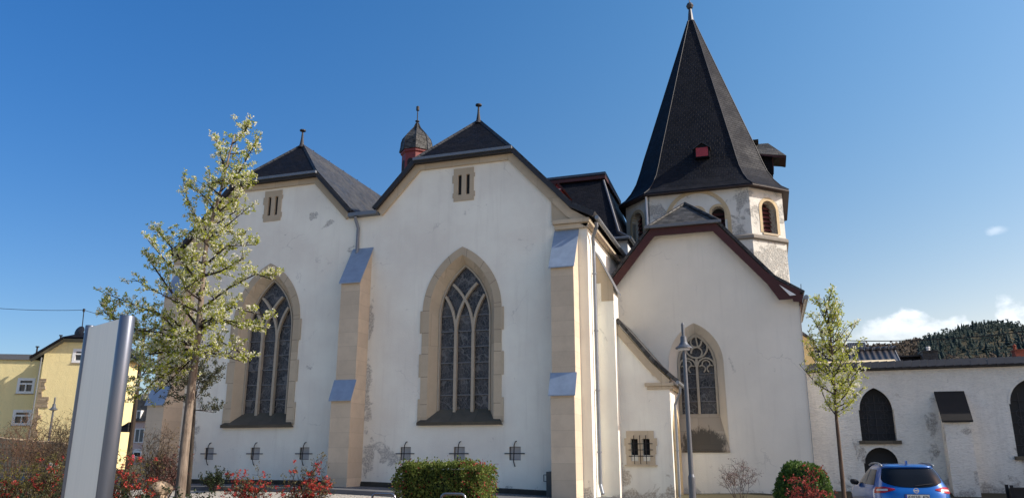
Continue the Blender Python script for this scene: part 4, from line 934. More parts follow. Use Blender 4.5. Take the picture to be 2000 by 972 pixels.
def house_window(u0, u1, z0, z1, y, blind=.3):
    m = MB(); k = .09 * (u1 - u0)
    m.slab(rect(u0 - .1, u1 + .1, z0 - .08, z1 + .1), [rect(u0 + k, (u0 + u1) / 2 - k * .4, z0 + k, z0 + (z1 - z0) * .60), rect((u0 + u1) / 2 + k * .4, u1 - k, z0 + k, z0 + (z1 - z0) * .60), rect(u0 + k, u1 - k, z0 + (z1 - z0) * .72, z1 - k)], y - .03, y + .12, 0, W3)
    o = m.build('window', M['white'], yh)
    q = MB(); q.raw([W3(u0, y + .10, z0), W3(u1, y + .10, z0), W3(u1, y + .10, z1), W3(u0, y + .10, z1)], [(0, 1, 2, 3)]); q.build('pane', plain('house_pane', (.03, .033, .04), .15, 0, .6), o)
    q = MB(); q.raw([W3(u0 - .15, y - .08, z0 - .13), W3(u1 + .15, y - .08, z0 - .13), W3(u1 + .15, y - .031, z0 - .08), W3(u0 - .15, y - .031, z0 - .08)], [(0, 1, 2, 3)]); q.build('sill', M['joint'], o)
house_window(wo[0][0], wo[1][0], wo[0][1], wo[2][1], 0)
for w_ in wins: house_window(*w_, WB)
# roof with clipped gable, soffit, dish
m = MB(); zr_ = z1_ + 1.5; up = [(-.55, z0_ - .32), (u1, z1_ + .1), (u1 + 1.2, z1_ + .9)]
um = ur / 2
pts = [(-.85, z0_ - .30), (u1 - .05, z1_ + .12), (um, z1_ + (um - u1) * .62), (u2 + .05, z1_ + .12), (ur + .6, z0_ - .30)]
for (a, za), (b, zb) in zip(pts, pts[1:]):
    y_a = -.5 if abs(a - um) > .1 else 1.8; y_b = -.5 if abs(b - um) > .1 else 1.8
    m.poly([W3(a, y_a, za), W3(b, y_b, zb), W3(b, 3.2, zb), W3(a, 3.2, za)])
m.poly([W3(u1 - .05, -.5, z1_ + .12), W3(u2 + .05, -.5, z1_ + .12), W3(um, 1.8, pts[2][1])])
yr = m.build('roof', M['slate_dark'], yh, solid=.16)
m = MB()
for (a, za), (b, zb) in zip([pts[0], pts[1], pts[3]], [pts[1], pts[3], pts[4]]): m.raw([W3(a, -.48, za - .14), W3(b, -.48, zb - .14), W3(b, -.01, zb - .34), W3(a, -.01, za - .34)], [(0, 1, 2, 3)])
m.build('soffit', M['zinc'], yr)
m = MB(); q = hp(155, 647, -.3); dq = Matrix.Translation(q) @ Matrix.Rotation(R(75), 4, 'X')
m.loft([[dq @ Vector((r_ * math.cos(a), r_ * math.sin(a), h_)) for a in [k * math.pi / 8 for k in range(16)]] for r_, h_ in ((.05, .12), (.3, .06), (.46, .0), (.46, -.03))]); m.tube([q, q + Vector((0, .2, -.6))], .04, 5); m.build('satellite_dish', M['edge'], yr)
m = MB()
for x, y in ((118, 668), (72, 690)): q = hp(x, y - 6, -.2); m.tube([q + Vector((0, 0, -.5)), q + Vector((0, 0, .25))], .06, 6); m.tube([q + Vector((0, 0, .25)), q + Vector((0, 0, .33))], .13, 6)
kind(m.build('vent_pipe', M['edge'], yr), 'thing') if False else m.build('vent_pipe', M['edge'], yr)
mast0, mast1 = hp(161, 645, -1.2), hp(164, 605, -1.2)
m = MB(); m.tube([mast0 - Vector((0, 0, 1)), mast1], .035, 6); m.box(mast1 + Vector((-.06, -.06, -.15)), mast1 + Vector((.06, .06, .1))); m.build('roof_mast', M['iron'], yr)
# corner: exposed stones, downpipe
m = MB(); rq = random.Random(5)
for k in range(26):
    z = 1.2 + k * .27; wd = rq.uniform(.2, .5) + (.4 if 4.6 < z < 5.4 else 0); 
    if z > z0_ - 1.9: break
    m.raw([W3(a_, b_, c_) for a_, b_, c_ in [(-.03, -.05, z), (wd, -.05 - rq.uniform(0, .04), z + rq.uniform(-.02, .02)), (wd, .1, z), (-.03, .1, z), (-.03, -.05, z + .25), (wd * rq.uniform(.8, 1.0), -.06, z + .25), (wd, .1, z + .25), (-.03, .1, z + .25)]], [(0, 1, 5, 4), (4, 5, 6, 7), (1, 2, 6, 5), (3, 0, 4, 7)])
m.build('corner_stones', stone('rubble_stone', (.33, .26, .18), .5, .3, .02, .35), yh)
m = MB(); m.tube([W3(-.12, -.1, z0_ - .3), W3(-.12, -.12, .3)], .055, 6); m.build('downspout', M['zinc_pipe'], yh)
m = MB(); m.tube([W3(ur - .6, -.12, z0_ - .3), W3(ur - .6, -.12, .3)], .06, 6); m.build('downspout', M['zinc_pipe'], yh)
# rubble garden wall before the yellow house
a, b = at(-60, 850, 40), at(140, 866, 40)
gw_ = MB(); us = 14
gw_.loft([[(a.x + (b.x - a.x) * i / us, 40, -.6), (a.x + (b.x - a.x) * i / us, 40, a.z + (b.z - a.z) * i / us + rq.uniform(-.06, .06)), (a.x + (b.x - a.x) * i / us, 40.5, a.z + (b.z - a.z) * i / us + .05), (a.x + (b.x - a.x) * i / us, 40.5, -.6)] for i in range(us + 1)])
tag(gw_.build('garden_wall', stone('garden_rubble', (.50, .38, .24), .45, .24, .025, .3)), 'low tan rubble garden wall below the yellow house', 'wall')
# pink house at the end of the street
pv = 75
a, b = at(256, 803, pv), at(296, 885, pv)
ph_ = thing('pink_house', (b.x, pv, 0), 'far pink terraced house with slate mansard seen between pylon and church', 'house')
x0, x1 = a.x - 1.5, at(305, 850, pv).x
zm = at(270, 822, pv).z; zt_ = at(270, 778, pv).z
m = MB(); m.box((x0, pv, -.5), (x1, pv + 8, zm)); m.build('wall', plain('pink_render', (.62, .46, .42), .9, 0, .2, .06), ph_)
m = MB(); m.prism([(x0 - .2, pv - .3, zm), (x0 - .2, pv + .9, zt_), (x0 - .2, pv + 4, zt_ + 1), (x0 - .2, pv + 8, zm)], (x1 - x0 + .4, 0, 0)); rf = m.build('mansard', M['slate_old'], ph_)
for (xa, ya, xb, yb_, dy, nm) in ((263, 803, 274, 818, -.1, 'window'), (266, 838, 279, 862, 0, 'window'), (263, 878, 274, 890, 0, 'garage_door')):
    p, q = at(xa, ya, pv), at(xb, yb_, pv)
    m = MB(); m.slab(rect(p.x - .12, q.x + .12, q.z - .1, p.z + .12), [rect(p.x, (p.x + q.x) / 2 - .05, q.z, p.z), rect((p.x + q.x) / 2 + .05, q.x, q.z, p.z)] if nm == 'window' else [rect(p.x, q.x, q.z, p.z - .3)], pv - .06 + dy, pv + .4)
    o = m.build(nm, M['white'], ph_); m = MB(); m.box((p.x, pv - .02 + dy, q.z), (q.x, pv + .0 + dy, p.z)); m.build('pane', plain('far_pane', (.10, .11, .12), .3) if nm == 'window' else M['dark'], o)

# overhead wires
def wire(name, pts, sag, label, r=.022):
    m = MB(); P = []
    for a, b in zip(pts, pts[1:]):
        L = 16
        for i in range(L + (1 if b is pts[-1] else 0)): k = i / L; q = Vector(a).lerp(Vector(b), k); q.z -= sag * 4 * k * (1 - k); P.append(q)
    m.tube(P, r, 5); tag(m.build(name, M['iron']), label, 'wire')
wire('overhead_wire', [hp(-60, 597, -1.2), mast1], .15, 'thin black overhead wire running to the mast on the yellow house roof', .02)
wire('overhead_wire', [mast1, at(300, 625, 60)], .3, 'black wire leaving the yellow house mast towards the blossoming tree', .02)
wire('overhead_wire', [at(1592, 662, 40), at(2060, 639, 38)], .28, 'black overhead wire stretched across the wooded hill above the churchyard wall', .022)

# ------------------------------------------------------------------ vegetation helpers
def rnd_dir(r, flat=1.): return Vector((r.gauss(0, 1), r.gauss(0, 1), r.gauss(0, 1) * flat)).normalized()
def leaf(m, p, s, r, up=.3, wd=.55):
    d = rnd_dir(r); d.z += up; d.normalize(); sd = d.orthogonal().normalized(); sd = Matrix.Rotation(r.random() * 6.28, 3, d) @ sd; n_ = d.cross(sd)
    q = s * r.uniform(.7, 1.25); b = p
    m.raw([b, b + d * q * .5 + sd * q * wd * .5 + n_ * q * .12, b + d * q, b + d * q * .5 - sd * q * wd * .5 + n_ * q * .12], [(0, 1, 2), (0, 2, 3)])
def bent(a, b, r, k=.08, n=4):
    a, b = Vector(a), Vector(b); L = (b - a).length; P = [a]
    for i in range(1, n): P.append(a.lerp(b, i / n) + rnd_dir(r) * L * k * r.random())
    return P + [b]
def along(P, t):
    L = len(P) - 1; i = min(int(t * L), L - 1); return P[i].lerp(P[i + 1], t * L - i)
M['bark'] = bark('pear_bark', (.135, .105, .08), (.26, .21, .165))
M['twig'] = plain('dark_twig', (.045, .034, .026), .9, 0, .2)
M['brown_twig'] = plain('brown_twig', (.12, .072, .05), .9, 0, .2)
M['blossom_leaf'] = leafy('young_pear_leaf', [(.13, .16, .02), (.42, .46, .06), (.72, .70, .17)], 14, .55)
M['petal'] = leafy('cream_petal', [(.60, .58, .34), (.82, .80, .64), (.86, .85, .76)], 20, .45)
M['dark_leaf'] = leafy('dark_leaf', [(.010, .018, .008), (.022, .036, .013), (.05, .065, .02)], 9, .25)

def tree(name, label, cat, base, trunk, limbs, seed, nleaf, npetal, lsize, trunk_r, mats, twig_len=(.18, .5), dens=9., cl_r=.07, bark_m=None, sub=1.):
    r = random.Random(seed); root = thing(name, base, label, cat)
    tm = MB(); n = len(trunk); tm.tube(trunk, [trunk_r * (1 - .93 * (i / (n - 1)) ** .8) + .006 for i in range(n)], 9)
    tm.build('trunk', bark_m or M['bark'], root, smooth=True)
    bm = MB(); spots = []
    for L in limbs:
        P = [Vector(p) for p in L]; length = sum((b - a).length for a, b in zip(P, P[1:]))
        r0_ = min(trunk_r * .30, .006 + .0075 * length); bm.tube(P, [r0_ * (1 - .8 * i / (len(P) - 1)) + .002 for i in range(len(P))], 5)
        k = int(length * dens) + 2
        for i in range(k):
            t_ = .12 + .88 * (i + r.random()) / k; p = along(P, min(.999, t_)); d = (along(P, min(.999, t_ + .05)) - along(P, max(0, t_ - .05)))
            d = d.normalized() if d.length > 0 else Vector((0, 0, 1))
            q = (d * .55 + rnd_dir(r) * .8 + Vector((0, 0, .35))).normalized() * r.uniform(*twig_len) * (1.1 - .45 * t_) * sub
            T = bent(p, p + q, r, .12, 3); bm.tube(T, [.007, .005, .004, .002], 3, 0, False)
            for j in range(3): spots.append(along(T, .25 + .75 * (j + r.random()) / 3.0001 if j < 2 else .98))
    bm.build('branch', M['twig'], root) 
    lm = MB(); pm = MB()
    for i in range(nleaf): p = r.choice(spots); leaf(lm, p + rnd_dir(r) * cl_r * r.random(), lsize, r)
    lm.build('crown', mats[0], root)
    if npetal:
        for i in range(npetal // 5):
            p = r.choice(spots) + rnd_dir(r) * cl_r * .8
            for j in range(5): leaf(pm, p + rnd_dir(r) * .018, lsize * .62, r, .2, .8)
        pm.build('blossom', mats[1], root)
    return root
# big blossoming tree beside the pylon
V1 = 10.5; rt = random.Random(11)
def tp(x, y, dv=0.): return at(x, y, V1 + dv)
g = gz(-8.9, V1)
b0 = tp(352, 960); trunk = [Vector((b0.x - .03, V1, g)), b0, tp(362, 860), tp(372, 770), tp(381, 700), tp(388, 640), tp(393, 580), tp(397, 520), tp(405, 465), tp(415, 425), tp(432, 370), tp(446, 310), tp(458, 262)]
LB = [[(385, 665), (335, 622), (275, 600), (205, 572)], [(388, 640), (335, 570), (300, 520), (285, 498)], [(394, 560), (348, 500), (318, 462), (306, 448)], [(402, 480), (385, 430), (365, 385), (358, 352)],
      [(397, 520), (445, 480), (500, 478)], [(405, 468), (450, 435), (482, 408)], [(390, 605), (450, 560), (500, 535), (530, 545)], [(388, 630), (455, 600), (522, 618)], [(384, 680), (435, 668), (488, 700)],
      [(382, 692), (335, 690), (290, 715), (255, 765)], [(383, 675), (315, 650), (240, 640), (200, 605)], [(390, 610), (345, 590), (262, 545)], [(430, 375), (468, 335), (503, 272)], [(440, 335), (430, 295), (420, 268)],
      [(415, 425), (455, 390), (492, 350)], [(455, 280), (475, 262), (484, 246)], [(450, 300), (470, 300), (505, 290)], [(392, 580), (350, 540), (290, 470)], [(385, 650), (420, 620), (470, 640), (505, 632)], [(386, 655), (355, 650), (300, 690), (262, 700)],
      [(386, 650), (340, 640), (310, 610), (250, 600)], [(396, 540), (430, 530), (475, 505)], [(420, 410), (395, 380), (362, 360)], [(432, 365), (450, 350), (485, 345)], [(410, 450), (380, 450), (330, 470)], [(383, 690), (400, 690), (450, 690)], [(384, 680), (350, 720), (320, 735)], [(383, 690), (300, 745), (262, 780)], [(383, 688), (340, 705), (300, 722), (258, 742)], [(384, 675), (330, 668), (280, 675)], [(386, 655), (300, 640), (245, 668)], [(384, 685), (420, 690), (470, 705)], [(388, 640), (440, 625), (515, 640)], [(382, 692), (340, 735), (300, 770)], [(384, 660), (290, 655), (225, 622), (195, 592)], [(383, 690), (345, 715), (275, 730)], [(384, 680), (300, 690), (258, 690)], [(404, 475), (440, 450), (470, 462)], [(398, 515), (360, 500), (320, 520)]]
limbs = []
for i, L in enumerate(LB):
    dv = rt.uniform(-.9, .9) if i % 2 else rt.uniform(-.35, .35)
    limbs.append([tp(x, y, dv * k / (len(L) - 1)) for k, (x, y) in enumerate(L)])
for i in range(14):    # limbs towards and away from the viewer
    k = i / 13; y0 = 690 - 330 * k; x0 = 382 + 60 * k ** 1.3; dv = (1.15 - .8 * k) * (1 if i % 2 else -1) * rt.uniform(.6, 1)
    limbs.append([tp(x0, y0), tp(x0 + rt.uniform(-40, 40), y0 - 25, dv * .5), tp(x0 + rt.uniform(-70, 70) * (1 - .5 * k), y0 - 35 - 30 * rt.random(), dv)])
tree('blossoming_tree', 'young blossoming pear tree with wide bushy crown beside the aluminium pylon', 'tree', trunk[0], trunk, limbs, 21, 20000, 25000, .046, .088, (M['blossom_leaf'], M['petal']), (.12, .42), 11.5, .045)
# slender blossoming tree beside the blue car
V2 = 17; rt = random.Random(5)
def tq(x, y, dv=0.): return at(x, y, V2 + dv)
b0 = tq(1649, 972); trunk = [Vector((b0.x, V2, -.52)), b0, tq(1640, 880), tq(1634, 820), tq(1630, 760), tq(1626, 700), tq(1621, 640), tq(1614, 600), tq(1609, 580)]
limbs = []
for i in range(46):
    k = (i + .5) / 46; y0 = 822 - 212 * k; x0 = 1634 - 22 * k; sg = 1 if i % 2 else -1
    half = 68 * (math.sin(math.pi * min(1, (.18 + .82 * k)) ** .8) * .85 + .15) * rt.uniform(.65, 1.05); a = rt.uniform(0, 6.28); dx = half * math.cos(a); dv = half / 88 * math.sin(a)
    rise = 30 + 42 * rt.random() * (1 - .3 * k)
    limbs.append([tq(x0, y0), tq(x0 + dx * .5, y0 - rise * .35, dv * .5), tq(x0 + dx, y0 - rise * 1.05, dv)])
tree('blossoming_tree', 'slender young blossoming tree with sparse top beside the blue car', 'tree', trunk[0], trunk, limbs, 8, 4300, 3000, .052, .045, (M['blossom_leaf'], M['petal']), (.12, .34), 7, .07, bark('young_bark', (.075, .05, .038), (.12, .085, .06)))
# little tree behind the first trunk, its shade put into the dark leaf colour
V3 = 21; rt = random.Random(9)
def t3(x, y, dv=0.): return at(x, y, V3 + dv)
b0 = t3(372, 905); trunk = [Vector((b0.x, V3, gz(b0.x, V3))), b0, t3(376, 850), t3(380, 790), t3(381, 740), t3(378, 690), t3(375, 660)]
limbs = [[t3(380, 800 - 10 * (i % 9)), t3(380 + dx * .5, 800 - 10 * (i % 9) + dy * .4, dv * .5), t3(380 + dx, 800 - 10 * (i % 9) + dy, dv)] for i, (dx, dy, dv) in enumerate([(48, 0, .2), (-50, -20, -.3), (42, -60, .5), (-46, -70, -.4), (10, -80, .3), (55, -30, -.5), (-58, 5, .3), (30, 10, -.5), (-25, 15, .5), (38, 5, .4), (-60, -45, 0), (20, -100, 0), (-20, -95, .2), (45, -20, .7), (-35, -10, -.7)])]
tree('small_tree', 'small tree with shade toned dark leaves behind the trunk of the bushy blossoming tree', 'tree', trunk[0], trunk, limbs, 5, 3600, 0, .075, .08, (leafy('shaded_leaf_tone', [(.03, .036, .016), (.06, .065, .03), (.10, .10, .05)], 9, .2), None), (.25, .6), 4.5, .12, bark('dark_bark', (.035, .028, .022), (.06, .05, .04)))

def shrub(name, label, cat, base, h, rad, seed, stems=9, leaves=(), lv=2, split=5, group=None, twig=None, spread=1., low=.0):
    # leaves: list of (part name, material, count, leaf size, cluster size)
    r = random.Random(seed); base = Vector(base); root = thing(name, base, label, cat, group); m = MB(); tips = []
    for s in range(stems):
        a = 6.283 * (s + r.random()) / stems; k = math.sqrt(r.random()) * spread
        top_ = base + Vector((math.cos(a) * rad * k, math.sin(a) * rad * k, h * r.uniform(.62, 1.) * (1 - .25 * k * k)))
        P = bent(base + Vector((math.cos(a) * rad * .12 * spread, math.sin(a) * rad * .12, 0)), top_, r, .10, 4); m.tube(P, [.014, .011, .009, .007, .004], 4, 0, False)
        for i in range(split):
            t_ = low + (1 - low) * (.3 + .7 * r.random()); p = along(P, min(.99, t_)); d = (P[-1] - P[0]).normalized()
            e = p + (d * .5 + rnd_dir(r, .7) * .85 + Vector((0, 0, .3))).normalized() * h * r.uniform(.14, .34)
            T = bent(p, e, r, .12, 3); m.tube(T, [.006, .005, .004, .003], 3, 0, False); tips.append(e)
            tips.append(along(T, .55))
            for j in range(split if lv > 1 else 0):
                q = along(T, .3 + .69 * r.random()); e2 = q + ((T[-1] - T[0]).normalized() * .5 + rnd_dir(r) * .9 + Vector((0, 0, .25))).normalized() * h * r.uniform(.06, .16)
                m.tube([q, e2], [.0045, .002], 3, 0, False); tips.append(e2)
    m.build('stems', twig or M['brown_twig'], root)
    for (pn, mat, cnt, sz, cl) in leaves:
        lm = MB()
        for i in range(max(1, cnt // cl)):
            p = r.choice(tips) + rnd_dir(r) * .05
            for j in range(cl): leaf(lm, p + rnd_dir(r) * sz * .6, sz, r, .2, .75)
        lm.build(pn, mat, root)
    return root
M['quince'] = leafy('quince_blossom', [(.26, .03, .028), (.46, .055, .042), (.58, .11, .085)], 18, .35)
M['quince_leaf'] = leafy('quince_leaf', [(.05, .06, .018), (.14, .12, .04), (.22, .15, .08)], 14, .4)
M['hedge_leaf'] = leafy('hedge_leaf', [(.04, .06, .013), (.12, .165, .03), (.30, .33, .08)], 10, .38)
M['red_leaf'] = leafy('red_shoot', [(.14, .03, .02), (.32, .05, .04), (.42, .10, .07)], 12, .35)
M['bush_leaf'] = leafy('bush_leaf', [(.022, .05, .012), (.07, .135, .024), (.18, .26, .05)], 9, .34)
def gpt(x, y, V, dz=0.): p = at(x, y, V); return (p.x, V, gz(p.x, V) + dz)
def hgt_(x, y, V): p = at(x, y, V); return p.z - gz(p.x, V)
QG = 'red flowering quince shrubs in the flower bed'
for k, (px, ptop, V, rad, lab) in enumerate(((486, 922, 14, .42, 'compact red flowering quince shrub under the left church window'), (604, 905, 14, .46, 'red flowering quince shrub with bare arching twigs before the middle buttress'),
        (240, 885, 11, .34, 'red flowering quince shrub pressed against the right side of the pylon'), (102, 905, 11, .42, 'red flowering quince shrub just to the left of the pylon'), (14, 925, 11, .3, 'red flowering quince shrub at the left picture edge before the olive shrub'))):
    shrub('quince_shrub', lab, 'shrub', gpt(px, 950, V), hgt_(px, ptop, V) * .98, rad, 40 + k, 16, [('leaves', M['quince_leaf'], (1500, 1500, 2000, 3200, 2400)[k], .036, 3), ('blossom', M['quince'], (1500, 1500, 1300, 700, 350)[k], .042, 10)], 2, 5, QG, M['twig'], 1., .25)
shrub('bare_shrub', 'leafless brown shrub with forked stems before the choir wall', 'shrub', gpt(1443, 950, 26.5), hgt_(1443, 897, 26.5), .62, 60, 11, [('buds', leafy('reddish_bud', [(.16, .07, .06), (.26, .12, .10)], 12, .2), 500, .03, 2)], 2, 6, None, plain('grey_brown_twig', (.12, .085, .07), .9), 1., .35)
for k, (px, V, pt, rad, lab) in enumerate(((30, 20, 818, .9, 'bare brown shrub mass before the low garden wall at the left edge'), (75, 21, 826, .9, 'bare brown shrub below the exposed corner stones of the yellow house'), (118, 18, 812, .75, 'tall bare shrub with pale buds just left of the pylon'), (300, 18.5, 842, .62, 'bare reddish shrub before the left church buttress'))):
    shrub('bare_shrub', lab, 'shrub', gpt(px, 950, V), hgt_(px, pt, V), rad, 70 + k, 20, [('buds', leafy('olive_bud', [(.12, .08, .04), (.24, .18, .08)], 12, .3), 900, .04, 2)], 2, 6, None, M['brown_twig'] if k < 2 else M['twig'], 1., .2)
shrub('red_leaved_shrub', 'dark reddish leaved shrub behind the boulder', 'shrub', gpt(318, 950, 18.2), hgt_(318, 882, 18.2), .5, 80, 12, [('leaves', leafy('maroon_leaf', [(.05, .02, .018), (.12, .05, .04), (.18, .09, .06)], 12, .3), 1500, .05, 3)], 2, 5, None, M['twig'])
shrub('olive_shrub', 'low rounded olive green shrub left of the pylon', 'shrub', gpt(45, 950, 13.5), hgt_(45, 903, 13.5), .75, 81, 26, [('leaves', leafy('olive_leaf', [(.06, .055, .012), (.14, .12, .02), (.22, .18, .03)], 9, .3), 7000, .035, 4)], 2, 6, None, M['twig'], 1.)
shrub('wall_shrub', 'small dark evergreen shrub growing at the foot of the church wall', 'shrub', gpt(417, 950, 22.3), hgt_(417, 914, 22.3), .42, 82, 12, [('leaves', M['dark_leaf'], 1200, .06, 3)], 1, 5, None, M['twig'])
shrub('red_shoot_shrub', 'small bright red leaved shrub in front of the round green bush', 'shrub', gpt(1577, 960, 15), hgt_(1577, 930, 15), .3, 83, 16, [('leaves', M['red_leaf'], 2600, .04, 4)], 2, 5, None, M['twig'])
for k, (px, V, pt, rad, lab) in enumerate(((275, 10, 950, .4, 'low dark ground cover shrub between pylon and the big trunk'), (360, 9.6, 950, .35, 'low dark ground cover shrub at the foot of the big blossoming tree'), (165 - 60, 9.5, 945, .4, 'low twiggy dark shrub at the foot of the pylon'))):
    shrub('ground_cover_shrub', lab, 'shrub', gpt(px, 950, V), hgt_(px, pt, V), rad, 90 + k, 14, [('leaves', M['dark_leaf'], 1800, .045, 3)], 1, 5, None, M['twig'])
# clipped hedge and round bush: leaf shells over a dark twig core
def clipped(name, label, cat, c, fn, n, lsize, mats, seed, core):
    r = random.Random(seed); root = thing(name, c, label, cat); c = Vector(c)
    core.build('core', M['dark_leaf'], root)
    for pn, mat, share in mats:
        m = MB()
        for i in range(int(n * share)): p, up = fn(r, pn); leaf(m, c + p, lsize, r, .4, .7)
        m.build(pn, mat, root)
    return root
hv = 16.9; ha, hb_ = at(778, 908, hv), at(942, 914, hv); hz = gz(ha.x, hv); hh_ = ha.z - hz + .0; hx, hy = (hb_.x - ha.x) / 2, .55; hc = ((ha.x + hb_.x) / 2, hv + .5, hz)
def hedge_pt(r, pn):
    f = r.random()
    if f < .36: p = Vector((r.uniform(-1, 1) * hx, r.uniform(-1, 1) * hy, hh_))
    elif f < .78: p = Vector((r.uniform(-1, 1) * hx, -hy, r.random() * hh_))
    else: p = Vector((hx * (1 if r.random() < .5 else -1), r.uniform(-1, 1) * hy, r.random() * hh_))
    k = Vector((p.x / hx, p.y / hy, (p.z / hh_) * 2 - 1)); e = max(0, abs(k.x) ** 5 + max(0, k.z) ** 5 - 1) * .5
    p.x *= 1 - .08 * e; p.z *= 1 - .10 * e
    if pn == 'red_leaves': p.z = p.z * .6 + hh_ * (.35 + .1 * r.random()) * (1 if r.random() < .6 else .4); p.x = p.x if r.random() < .5 else (abs(p.x) * .5 + hx * .5) * (1 if r.random() < .65 else -1)
    lump = math.sin(p.x * 5) * .03 + math.sin(p.x * 11 + p.z * 7) * .03 + math.sin(p.z * 9) * .02
    if r.random() < .05: p = p * 1.0 + Vector((p.x / hx * .06, -.05 * r.random(), .16 * r.random() if p.z > hh_ * .8 else 0))
    return p + rnd_dir(r) * .07 * r.random() + Vector((lump * (1 if p.x > 0 else -1), -lump, lump)), .4
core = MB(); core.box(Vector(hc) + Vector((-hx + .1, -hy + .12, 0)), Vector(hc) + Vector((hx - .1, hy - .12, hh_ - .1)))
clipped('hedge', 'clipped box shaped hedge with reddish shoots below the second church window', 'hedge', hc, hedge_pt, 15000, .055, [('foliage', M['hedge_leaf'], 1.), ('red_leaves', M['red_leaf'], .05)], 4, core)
bv = 17; ba, bb, bt2 = at(1511, 940, bv), at(1629, 940, bv), at(1570, 900, bv); bz = gz(.6, bv); brx = (bb.x - ba.x) / 2; bh = bt2.z - bz; bc = ((ba.x + bb.x) / 2, bv + .3, bz)
def bush_pt(r, pn):
    d = rnd_dir(r); s = lambda v, p_: math.copysign(abs(v) ** p_, v); p = Vector((s(d.x, .8) * brx, s(d.y, .8) * brx * .9, bh * .5 + s(d.z, .8) * bh * .5)); p.z = min(p.z, bh)
    k = 1 - .12 * r.random() + .03 * math.sin(p.x * 8 + p.z * 6); return Vector((p.x * k, p.y * k, bh * .5 + (p.z - bh * .5) * k)), .4
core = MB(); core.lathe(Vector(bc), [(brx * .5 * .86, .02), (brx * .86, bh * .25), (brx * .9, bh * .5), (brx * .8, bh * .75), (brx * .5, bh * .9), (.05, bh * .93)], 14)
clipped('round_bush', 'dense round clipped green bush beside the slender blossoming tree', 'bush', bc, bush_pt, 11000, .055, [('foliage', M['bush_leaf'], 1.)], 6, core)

# ------------------------------------------------------------------ information pylon
hR = math.radians(-18) + math.atan2((250 - 1000) * math.cos(PITCH) / 1553, 1)   # heading of its right edge
def flat_dir(x, y=800): u, v, z = ray(x, y); d = Vector((u, v, 0)); return d / d.length
dR = flat_dir(221); Rp = dR * 6.1
pd = Vector((-math.sin(R(66)), math.cos(R(66)), 0))
dL = flat_dir(153)
# intersect left sight line with the panel direction
det = dL.x * (-pd.y) + dL.y * pd.x
s_ = (Rp.x * (-pd.y) + Rp.y * pd.x) / det; Lp = dL * s_
pw_ = (Lp - Rp).length; pn_ = Vector((pd.y, -pd.x, 0));
if pn_.dot(-dR) < 0: pn_ = -pn_
gp = gz(Rp.x, Rp.y); zt_R = EYE + (Vector((0, 0, ray(262, 622)[2])).z) / math.hypot(*ray(262, 622)[:2]) * 6.1
zt_L = EYE + ray(170, 640)[2] / math.hypot(*ray(170, 640)[:2]) * s_
ztop = (zt_L + zt_R) / 2
py_ = thing('information_pylon', (Rp.x, Rp.y, gp), 'tall slanted brushed aluminium sign pylon standing among red flowering shrubs', 'sign')
def brushed():
    t = NT('brushed_aluminium'); p = t.pos(); n = t.noise(t.map(p, (90, 90, .8)), 2, 4, .6); n2 = t.noise(p, 1.2, 3, .5)
    c = t.mix(n, (.80, .745, .64), (.86, .80, .69)); c = t.mix(t.ss(n2, .4, .7, 0, .3), c, (.76, .71, .61)); c = t.mix(t.ss(t.noise(t.map(p, (40, 40, .25)), 1.5, 5, .65), .45, .75, 0, .35), c, (.60, .565, .50)); t.bump(n, .05, .002)
    return t.done(c, .5, .08, .5)
M['alu'] = brushed()
M['alu_tube'] = plain('aluminium_tube', (.15, .17, .21), .38, .75, .5, .04)
nrm = Vector((pn_.x, pn_.y, 0))
def PP(k, off, z): q = Lp.lerp(Rp, k) + nrm * off; return Vector((q.x, q.y, z))
m = MB(); m.loft([[PP(.10, .035, z), PP(.86, .035, z), PP(.86, -.06, z), PP(.10, -.06, z)] for z in (gp, zt_L, zt_L + .001)][:2]); 
m = MB(); m.raw([PP(.03, .02, gp), PP(.95, .02, gp), PP(.95, -.07, gp), PP(.03, -.07, gp), PP(.03, .02, ztop), PP(.95, .02, ztop), PP(.95, -.07, ztop), PP(.03, -.07, ztop)], [(0, 1, 5, 4), (1, 2, 6, 5), (2, 3, 7, 6), (3, 0, 4, 7), (4, 5, 6, 7)]); m.build('panel', M['alu'], py_, bevel=.004)
for k, rr, of in ((.0, .034, .0), (1.0, .052, -.015)):
    q = PP(k, of, 0); m = MB(); m.lathe((q.x, q.y, 0), [(rr, gp), (rr, ztop + .012), (rr * .96, ztop + .018)], 28); m.build('side_tube', M['alu_tube'], py_, smooth=False)
for o in py_.children:
    if o.name.startswith('side_tube'):
        for p in o.data.polygons:
            if len(p.vertices) == 4: p.use_smooth = True

# ------------------------------------------------------------------ street lamps and posts
def street_lamp(loc, ztop, label, k=1.):
    x, y, g = loc; H = ztop - g; t_ = thing('street_lamp', loc, label, 'street lamp'); mt = plain('lamp_grey', (.13, .14, .155), .45, .5)
    m = MB(); m.lathe((x, y, g), [(.085 * k, 0), (.085 * k, 1.25 * k), (.062 * k, 1.32 * k), (.055 * k, H * .6), (.045 * k, H - .72 * k)], 14); m.build('pole', mt, t_, smooth=False)
    m = MB(); m.lathe((x, y, ztop), [(.20 * k, -.665 * k), (.215 * k, -.665 * k), (.215 * k, -.64 * k), (.13 * k, -.57 * k), (.085 * k, -.50 * k), (.075 * k, -.36 * k), (.03 * k, -.33 * k)], 18); m.build('lamp_shade', mt, t_)
    m = MB(); m.lathe((x, y, ztop), [(.04 * k, -.345 * k), (.042 * k, -.04 * k), (.02 * k, 0)], 10); m.build('spike', mt, t_)
    m = MB(); m.lathe((x, y, ztop), [(.05 * k, -.72 * k), (.13 * k, -.71 * k), (.16 * k, -.668 * k)], 14); m.build('lamp_glass', plain('lamp_glass', (.55, .56, .58), .15), t_)
q = at(1333, 630, 20); street_lamp((q.x, 20, gz(q.x, 20)), q.z, 'tall grey street lamp with bell shaped shade standing before the church porch')
